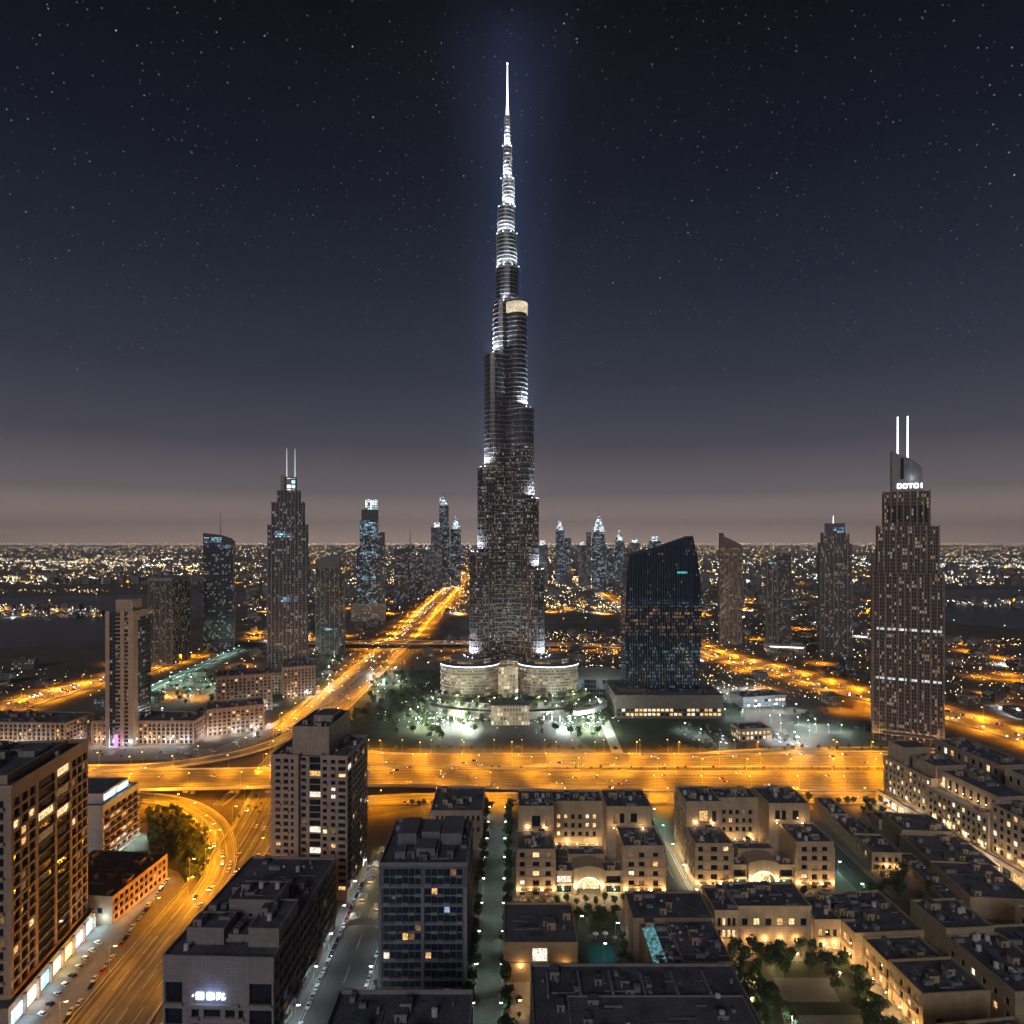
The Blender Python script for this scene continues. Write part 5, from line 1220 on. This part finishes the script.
# fountain jets of light either side of the forecourt
for px in (448, 454, 462, 470, 544, 552, 560, 570):
    x, y = GP(px, 722); t = thing('light_column', 'slim white glowing light column in the park below the tallest tower', 'light column', (x, y, 0), 0, 'park light columns')
    b = MB(); b.cyl(0, 0, .35, .3, 0, 7, 8); b.build('glowing_tube', SPIREGLOW, t); b = MB(); b.cyl(0, 0, .6, .5, 0, .6, 8); b.build('base', DKMETAL, t)
    light('column_light', (0, -1.5, 6), 5200, (.8, .93, 1), t, size=.6)

# ------------------------------------------------------------------ cars
def car_meshes(col):
    body = MB()
    prof = [(-2.2, .35), (2.2, .35), (2.25, .75), (1.9, .95), (.9, 1.02), (-1.5, 1.05), (-2.15, .98), (-2.25, .7)]
    l = [(-.88, x, z) for x, z in prof]; r = [(.88, x, z) for x, z in prof]
    body.poly(l[::-1]); body.poly(r)
    for i in range(len(prof)):
        j = (i + 1) % len(prof); body.poly([l[i], l[j], r[j], r[i]])
    cab = MB(); cp = [(-1.7, 1.04), (1.0, 1.02), (.35, 1.48), (-1.2, 1.5)]
    l = [(-.80 + (.1 if z > 1.2 else 0), x, z) for x, z in cp]; r = [(-p[0], p[1], p[2]) for p in l]
    cab.poly(l[::-1], 0); cab.poly(r, 0)
    for i, m in ((0, 0), (1, 0), (2, 1), (3, 0)): j = (i + 1) % 4; cab.poly([l[i], l[j], r[j], r[i]], m)
    return body.mesh('body', col), cab.mesh('cabin', [GLASSD, col])
CARC = [('white', pbr('white car paint', (.7, .7, .7), .3, coat=.5, var=.02)), ('silver', pbr('silver car paint', (.35, .36, .37), .3, .5, var=.02)), ('black', pbr('black car paint', (.02, .02, .022), .25, coat=.5, var=.02)), ('red', pbr('red car paint', (.35, .03, .02), .3, coat=.5, var=.02)), ('sand coloured', pbr('sand car paint', (.4, .34, .25), .3, coat=.5, var=.02))]
CARM = [car_meshes(m) for _, m in CARC]
b = MB(); b.tube((-.12, 0, 0), (.12, 0, 0), .33, .33, 12); WHEEL = b.mesh('wheel', RUBBER)
b = MB(); b.box(-.2, .2, -.06, .06, -.1, .1); HEADL = b.mesh('headlight', glow('headlight glass', (1, .93, .8), 22)); TAILL = b.mesh('tail_light', glow('tail light glass', (1, .07, .02), 7))
b = MB(); b.box(-.2, .2, -.06, .06, -.1, .1); HEADO = b.mesh('headlight', PALE); TAILO = b.mesh('tail_light', MATS['red car paint'])
def car(x, y, z, rz, where, on=True, parts=True):
    i = R.choices(range(5), (5, 3, 3, 1, 2))[0]; nm = CARC[i][0]
    t = thing('car', '%s car %s' % (nm, where), 'car', (x, y, z), rz, '%s cars %s' % (nm, where))
    link('body', CARM[i][0], t); link('cabin', CARM[i][1], t)
    if parts:
        for a in (-.78, .78):
            for c in (-1.35, 1.4): link('wheel', WHEEL, t, (a, c, .33))
    for a in (-.6, .6): link('headlight', HEADL if on else HEADO, t, (a, 2.22, .72)); link('tail_light', TAILL if on else TAILO, t, (a, -2.24, .8))
def traffic(fr, n, width, lanes, where, parts=False, i0=0, i1=None):
    seg = fr[i0:i1]
    for _ in range(n):
        p, t, nn = R.choice(seg[:-1]); ln = R.randrange(lanes); o = -width / 2 + 1.2 + (width - 2.4) * (ln + .5) / lanes
        q = p + nn * o + t * R.uniform(-5, 5); d = t if o > 0 else -t
        car(q.x, q.y, q.z + .2, atan2(d.y, d.x) - pi / 2, where, True, parts)
traffic(hwA, 30, 36, 6, 'with lights on, driving the level highway')
traffic(hwB, 38, 44, 6, 'with lights on, driving the raised highway')
traffic(szr[-30:], 16, 60, 8, 'with lights on, driving the wide main road')
traffic(near, 22, 35, 5, 'with lights on, driving the road past the apartment tower', True)
traffic(loop, 12, 17, 3, 'with lights on, driving the curved loop road', True)
traffic(rampL, 8, 15, 2, 'with lights on, driving the slip road'); 
traffic(front, 12, 20, 3, 'with lights on, driving the frontage road')
dt = MB()
for fr_d, n_d, w_d, l_d in ((szr[:-30], 330, 60, 8), (diag, 420, 52, 6), (leftH, 150, 46, 6), (cross, 60, 36, 4)):
    for _ in range(n_d):
        p, t, nn = R.choice(fr_d[:-1]); o = -w_d / 2 + 1.2 + (w_d - 2.4) * (R.randrange(l_d) + .5) / l_d; d = t if o > 0 else -t; q = p + nn * o + t * R.uniform(-6, 6); sd_ = Vector((d.y, -d.x, 0)); k_ = R.randrange(3)
        def pt(a, c): v = q + d * a + sd_ * c; return (v.x, v.y)
        z = q.z + .25
        dt.prism([pt(-2.2, .9), pt(-2.2, -.9), pt(2.2, -.9), pt(2.2, .9)][::-1], z + .3, z + .95, k_); dt.prism([pt(-1.6, .8), pt(-1.6, -.8), pt(1.0, -.8), pt(1.0, .8)][::-1], z + .96, z + 1.5, 5, k_)
        for c in (-.6, .6):
            dt.prism([pt(2.22, c - .25), pt(2.4, c - .25), pt(2.4, c + .25), pt(2.22, c + .25)], z + .5, z + .85, 3, None, True); dt.prism([pt(-2.4, c - .25), pt(-2.22, c - .25), pt(-2.22, c + .25), pt(-2.4, c + .25)], z + .5, z + .85, 4, None, True)
struct(dt.build('distant_traffic', [CARC[0][1], CARC[1][1], CARC[2][1], MATS['headlight glass'], MATS['tail light glass'], GLASSD]), 'stuff')
for k in range(36):
    y = 214 + k * 5.9
    for x in (-90.5, -67.6):
        if R.random() < .85 and y < 420: car(x, y, .22, R.choice((0, pi)), 'parked along the kerb of the lamp lit parking street', False)
# forecourt of the shops at the left tower
c8, s8 = cos(radians(8.75)), sin(radians(8.75))
for k in range(34):
    y = -60 + k * 5.2; x = 23.5 if k % 4 else 22.5
    if R.random() < .82: car(-216 + x * c8 - y * s8, 276 + x * s8 + y * c8, .1, radians(8.75) + R.choice((0, pi)), 'parked between the bright shops and the orange road', False)
for k in range(12):
    y = -4 + k * 6.3
    if R.random() < .6: car(-216 + 11 * c8 - y * s8, 276 + 11 * s8 + y * c8, .1, radians(8.75 + 60), 'parked at an angle before the bright shops', False)
for k in range(22): car(-136 + k * .2 - 14, 262 + k * 5.4, .1, R.choice((0, pi)) + radians(-2), 'parked beside the dark block with the blue sign', False)
for k in range(0): car(-80 + (k % 2) * 14 + R.uniform(-2, 2) - 24 + k * .3, 432 + (k // 2) * 4 - 20, .1, radians(90) if k % 3 else 0, 'parked in the yellow lit lane beside the beige tower', False, False) if -96 < 0 else None
scatter(34, P2((90, 751), (215, 748), (268, 724), (274, 729), (222, 757), (90, 759)), 6, lambda x, y: car(x, y, .12, R.choice((0, 1.57, .4)), 'parked before the bright shopfronts of the apartment rows', False, False))
scatter(34, [(188, 650), (232, 650), (225, 720), (180, 720)], 6, lambda x, y: car(x, y, .1, R.choice((0, pi)), 'in the bright car park beside the small hall', False, False))
scatter(16, [(275, 645), (300, 645), (290, 690), (272, 690)], 6, lambda x, y: car(x, y, .1, R.choice((0, pi)), 'in the bright car park beside the small hall', False, False))
pc_ = MB(); pc_.cyl(0, 0, 1.6, .12, 2.2, 3.0, 8); PCAN = [pc_.mesh('canopy', m) for m in (CANVAS, AWN[1])]
pp_ = MB(); pp_.cyl(0, 0, .05, .05, 0, 2.9, 6); pp_.cyl(0, 0, .35, .35, 0, .1, 8); PPOLE = pp_.mesh('pole', STEEL)
def parasol(x, y, where):
    i = R.randrange(2); t = thing('parasol', ('cream' if i == 0 else 'brown') + ' cafe parasol ' + where, 'parasol', (x, y, .16), 0, ('cream' if i == 0 else 'brown') + ' parasols ' + where)
    link('canopy', PCAN[i], t); link('pole', PPOLE, t)
for x0_, y0_, n_, w_ in ((6, 366, 5, 'before the court block beside the pedestrian street'), (66, 366, 5, 'before the court block beside the pedestrian street'), (112, 373, 5, 'before the court block near the market'), (172, 373, 4, 'before the court block near the market'), (40, 333, 4, 'in the teal lit pool court')):
    for q in range(n_): parasol(x0_ + q * 4.2 + R.uniform(-.5, .5), y0_ + R.uniform(-2, 2), w_)
for q in range(9): parasol(104 + q * 6.2, 318.5 + R.uniform(-1, 1), 'along the lit souk range at the garden')
for q in range(8): parasol(164 - q * .9, 306 - q * 8, 'along the terraced souk row at the garden')
# yellow lit lane between the beige tower and the dark glass office
for k in range(9):
    t = thing('market_stall', 'white canvas stall lit yellow in the lane beside the beige tower', 'stall', (-86 + (k % 2) * 11, 350 + k * 9.5, 0), radians(4), 'canvas stalls in the lane')
    b = MB(); b.prism([(-2.6, -2.6), (2.6, -2.6), (2.6, 2.6), (-2.6, 2.6)], 2.6, 4.2, 0, 0, False, 0, [(-.2, -.2), (.2, -.2), (.2, .2), (-.2, .2)]); b.build('canopy', CANVAS, t)
    for sx in (-2.4, 2.4):
        for sy in (-2.4, 2.4): b = MB(); b.cyl(sx, sy, .06, .06, 0, 2.62, 5); b.build('post', STEEL, t)
    b = MB(); b.box(-1.8, 1.8, -1.2, -.6, 0, 1.0); b.build('counter', BARK, t); b = MB(); b.octa(0, 0, 2.4, .28); b.build('lamp', WARMLAMP, t)
    light('stall_light', (0, -.6, 2.0), 1300, (1, .78, .34), t, size=.3)
aw = thing('canopy', 'curved white canvas canopy over the lane between street and stalls', 'canopy', (-79, 338, 0))
b = MB()
for i in range(8):
    for (u0, u1) in ((i / 8, (i + 1) / 8),):
        b.poly([(-9 + 18 * u0, -3, 5 + 1.6 * sin(pi * u0)), (-9 + 18 * u1, -3, 5 + 1.6 * sin(pi * u1)), (-9 + 18 * u1, 3, 5 + 1.6 * sin(pi * u1)), (-9 + 18 * u0, 3, 5 + 1.6 * sin(pi * u0))])
b.build('cloth', CANVAS, aw)
for x in (-8.8, 8.8):
    for y in (-2.8, 2.8): b = MB(); b.cyl(x, y, .09, .09, 0, 5.05, 6); b.build('post', STEEL, aw)
# magenta shop totem at the apartment row
t = thing('sign_totem', 'magenta glowing totem among the white shopfronts under the beige tower', 'sign', GP(116, 748) + (0,)); b = MB(); b.box(-1.6, 1.6, -.5, .5, 0, 13); b.build('glowing_panel', glow('magenta sign', (1, .15, .45), 3.2, .3, .4), t)
b = MB(); b.box(-1.9, 1.9, -.9, .9, 0, .6); b.build('base', CONC, t)
# deck piers
for x in (-395, -352, -300, -262, -225, -196, -168):
    t = thing('bridge_pier', 'concrete pier carrying the raised highway deck', 'pier', (x, 530, 0), 0, 'piers of the raised highway')
    b = MB(); b.prism([(-1.6, -6), (1.6, -6), (1.6, -3), (-1.6, -3)], 0, 5.4, 0); b.build('column', CONC, t); b = MB(); b.prism([(-1.6, 3), (1.6, 3), (1.6, 6), (-1.6, 6)], 0, 5.4, 0); b.build('column', CONC, t)
    b = MB(); b.box(-1.9, 1.9, -17, 17, 5.42, 6.7); b.build('cap_beam', CONC, t)

# ------------------------------------------------------------------ the sprawl: far houses and lights
OCC = []
for o in list(COL.objects):
    if o.parent is None and o.get('category') in ('tower', 'building', 'office block', 'podium', 'hall', 'skyscraper', 'market hall'):
        OCC.append((o.location.x + (25 if o.location.x > -1e3 else 0), o.location.y + 20))
def free(x, y, pad):
    if near_road(x, y, pad): return False
    if -260 < x < 330 and 560 < y < 1060: return False
    return all(hypot(x - a, y - b) > 62 + pad for a, b in OCC)
def dark(px, py):
    if px < 245 and 585 < py < 662 and not (abs(py - 612) < 6 and px < 105) : return True
    if px > 930 and 586 < py < 641 and not (abs(py - 604) < 4): return True
    if px < 105 and 655 < py < 676 + (105 - px) * -.1: return True
    if 545 < px < 622 and 614 < py < 632: return True
    if 392 < px < 480 and 618 < py < 640: return True
    return False
F_LOW = [facade('low house front %d' % i, c, (.03, .03, .03), 4.5, 3.6, .5, .5, p, cc, 1.5, .8) for i, (c, p, cc) in enumerate((((.16, .125, .095), .22, WARM), ((.10, .088, .08), .18, MIXED), ((.13, .125, .12), .2, COOL)))]
def low_mesh(i):
    b = MB(); w, d, h = R.uniform(14, 30), R.uniform(12, 24), R.uniform(6, 16)
    b.prism([(-w / 2, -d / 2), (w / 2, -d / 2), (w / 2, d / 2), (-w / 2, d / 2)], 0, h, 0, 1, False, R.uniform(0, 500)); b.box(-w * .3, w * .05, -d * .2, d * .25, h, h + 2.6, 0, 1)
    return b.mesh('low_house', [F_LOW[i % 3], ROOF])
LOWM = [low_mesh(i) for i in range(15)]
n = 0; tries = 0; pts = []
while n < 240 and tries < 9000:
    tries += 1; px = R.uniform(-10, 1034); py = 540 + 208 * FP / (R.uniform(700, 2300)); x, y = GP(px, py)
    if dark(px, py) or not free(x, y, 12) or any(hypot(x - a, y - b_) < 34 for a, b_ in pts): continue
    pts.append((x, y)); i = R.randrange(15); side = 'left of' if x < 0 else 'right of'
    tag(link('low_house', LOWM[i], None, (x, y, 0), R.choice((0, .3, -.25, pi / 2))), 'small flat roofed house in the dark sprawl %s the tallest tower' % side, 'house', 'low houses in the sprawl %s the tallest tower' % side); n += 1
mb = MB(); n = 0
while n < 2600:
    D = 2300 * (11000 / 2300) ** (R.random() ** 1.2); x = R.uniform(-.95, .95) * D; px, py = 512 + x / D * FP, 540 + 208 * FP / D
    if dark(px, py) or (D < 4200 and near_road(x, D, 25)): continue
    w, d, h = R.uniform(14, 40), R.uniform(14, 40), R.choice((7, 9, 12, 16, 22, 30)) * R.uniform(.8, 1.2)
    if R.random() < .03: h *= 3
    mb.prism([(x, D), (x + w, D), (x + w, D + d), (x, D + d)], 0, h, R.randrange(3), 3, False, R.uniform(0, 900)); n += 1
struct(mb.build('distant_city', F_LOW + [ROOF]), 'stuff')
# lamps of the far town, each a small lantern at its own place
CITY = [glow('far orange lantern', (1, .50, .14), 15), glow('far yellow lantern', (1, .72, .34), 15), glow('far white lantern', (1, .93, .80), 15), glow('far cool lantern', (.72, .90, 1), 15)]
mb = MB()
def lantern(x, D, z, k, s_=1.0):
    r = (.22 + .72 * R.random() ** 2.6) * (D / 1000) ** .72 * s_ * (.62 if D < 1900 else .8 if D < 3000 else 1)
    mb.octa(x, D, z + 5, r, k)
def pick(px, py):
    if py < 556: return R.choices(range(4), (5, 5, 3, 1))[0]
    if px > 780 and py < 578: return R.choices(range(4), (2, 3, 5, 4))[0]
    if px < 200 and 556 < py < 566: return R.choices(range(4), (3, 4, 5, 2))[0]
    return R.choices(range(4), (5, 5, 3, 2))[0]
n = 0
while n < 17000:
    py = 540 + 3.4 + 160 * R.random() ** 1.9; px = R.uniform(-20, 1044); x, D = GP(px, py)
    if dark(px, py) and R.random() < .985: continue
    q = noise.noise((x / 900, D / 1400, 3.0)) + .6 * noise.noise((x / 260, D / 420, 9.0))
    band = 1.0 if py < 548 else .55
    if abs(py - 563) < 5 and (px < 250 or px > 780): band = 1.6
    if abs(py - 580) < 3.5: band = 1.1
    if R.random() > max(.04, band * (.42 + .9 * q)): continue
    if D < 2600 and (near_road(x, D, 4) and R.random() < .6): continue
    if -230 < x < 260 and D < 1000: continue
    if D < 720 or (D < 1700 and R.random() < .45): continue
    lantern(x, D, 0, pick(px, py)); n += 1
for _ in range(260):           # lamp lined streets of the far town
    py = 540 + 4 + 120 * R.random() ** 1.7; px = R.uniform(-60, 1060); x, D = GP(px, py)
    a = R.choice((0, 0, .12, -.1, pi / 2 + .2, pi / 2 - .3)); k = R.choices(range(4), (5, 4, 3, 1))[0]; m = R.randrange(8, 34); stp = R.uniform(35, 60) * max(1, D / 4000)
    for i in range(m):
        xx, dd = x + cos(a) * stp * i, D + sin(a) * stp * i; p1, p2 = 512 + xx / dd * FP, 540 + 208 * FP / dd
        if dd < 900 or dark(p1, p2) or (-230 < xx < 260 and dd < 1000): continue
        lantern(xx, dd, 0, k, .85)
for (px0, px1, py, k, m) in ((0, 100, 612, 3, 40), (60, 95, 611, 2, 16), (945, 1024, 604, 2, 46), (930, 1024, 603.5, 3, 24), (0, 108, 592, 1, 60), (0, 250, 562, 2, 90), (0, 200, 566, 1, 90), (800, 1024, 561, 3, 90), (840, 1024, 566, 2, 90), (940, 1024, 643, 0, 40), (940, 1024, 648, 0, 40), (545, 625, 606, 1, 40), (548, 620, 609, 0, 40), (548, 622, 641, 0, 40)):
    for _ in range(m):
        px, py_ = R.uniform(px0, px1), R.gauss(py, 1.0); x, D = GP(px, py_); lantern(x, D, 0, k, .95)
struct(mb.build('city_lights', CITY), 'stuff')
k_ = 0
while k_ < 280:
    D = 720 * (6500 / 720) ** R.random(); px, py = R.uniform(-5, 1029), 540 + 208 * FP / D; x, y = GP(px, py)
    if dark(px, py) or (D < 2600 and not free(x, y, 6)): continue
    k_ += 1
    street_lamp('sodium' if R.random() < .72 else 'cool', x, y, 0, R.uniform(0, 6), round(9e4 * (D / 1000) ** 1.7, -3), 'lone street lamp lighting a yard in the dark sprawl of low houses', 'yard lamps of the sprawl', 'yard_lamp')
# dark lake and sand flats
sheet('lake', [GP(-80, 600), GP(244, 592), GP(244, 606), GP(120, 640), GP(-80, 655)][::-1], .10, pbr('lake water', (.035, .035, .04), .35, var=.15, scale=.004))
sheet('lake', [GP(932, 590), GP(1100, 588), GP(1100, 634), GP(932, 622)][::-1], .10, MATS['lake water'])
# ------------------------------------------------------------------ haze: one closed box of even, thin air
hm = MB(); hm.box(-27500, 27500, -27500, 27500, -1.0, 960)
hz = hm.build('haze', bpy.data.materials.new('town haze')); hmat = hz.data.materials[0]; hmat.use_nodes = True
g = NT(hmat.node_tree); pv = g.n('ShaderNodeVolumePrincipled', {'Color': (.82, .82, .92), 'Density': 5.2e-5, 'Anisotropy': 0.0}); g.n('ShaderNodeOutputMaterial', {'Volume': pv.outputs[0]})
hmat.cycles.homogeneous_volume = True
struct(hz, 'stuff')
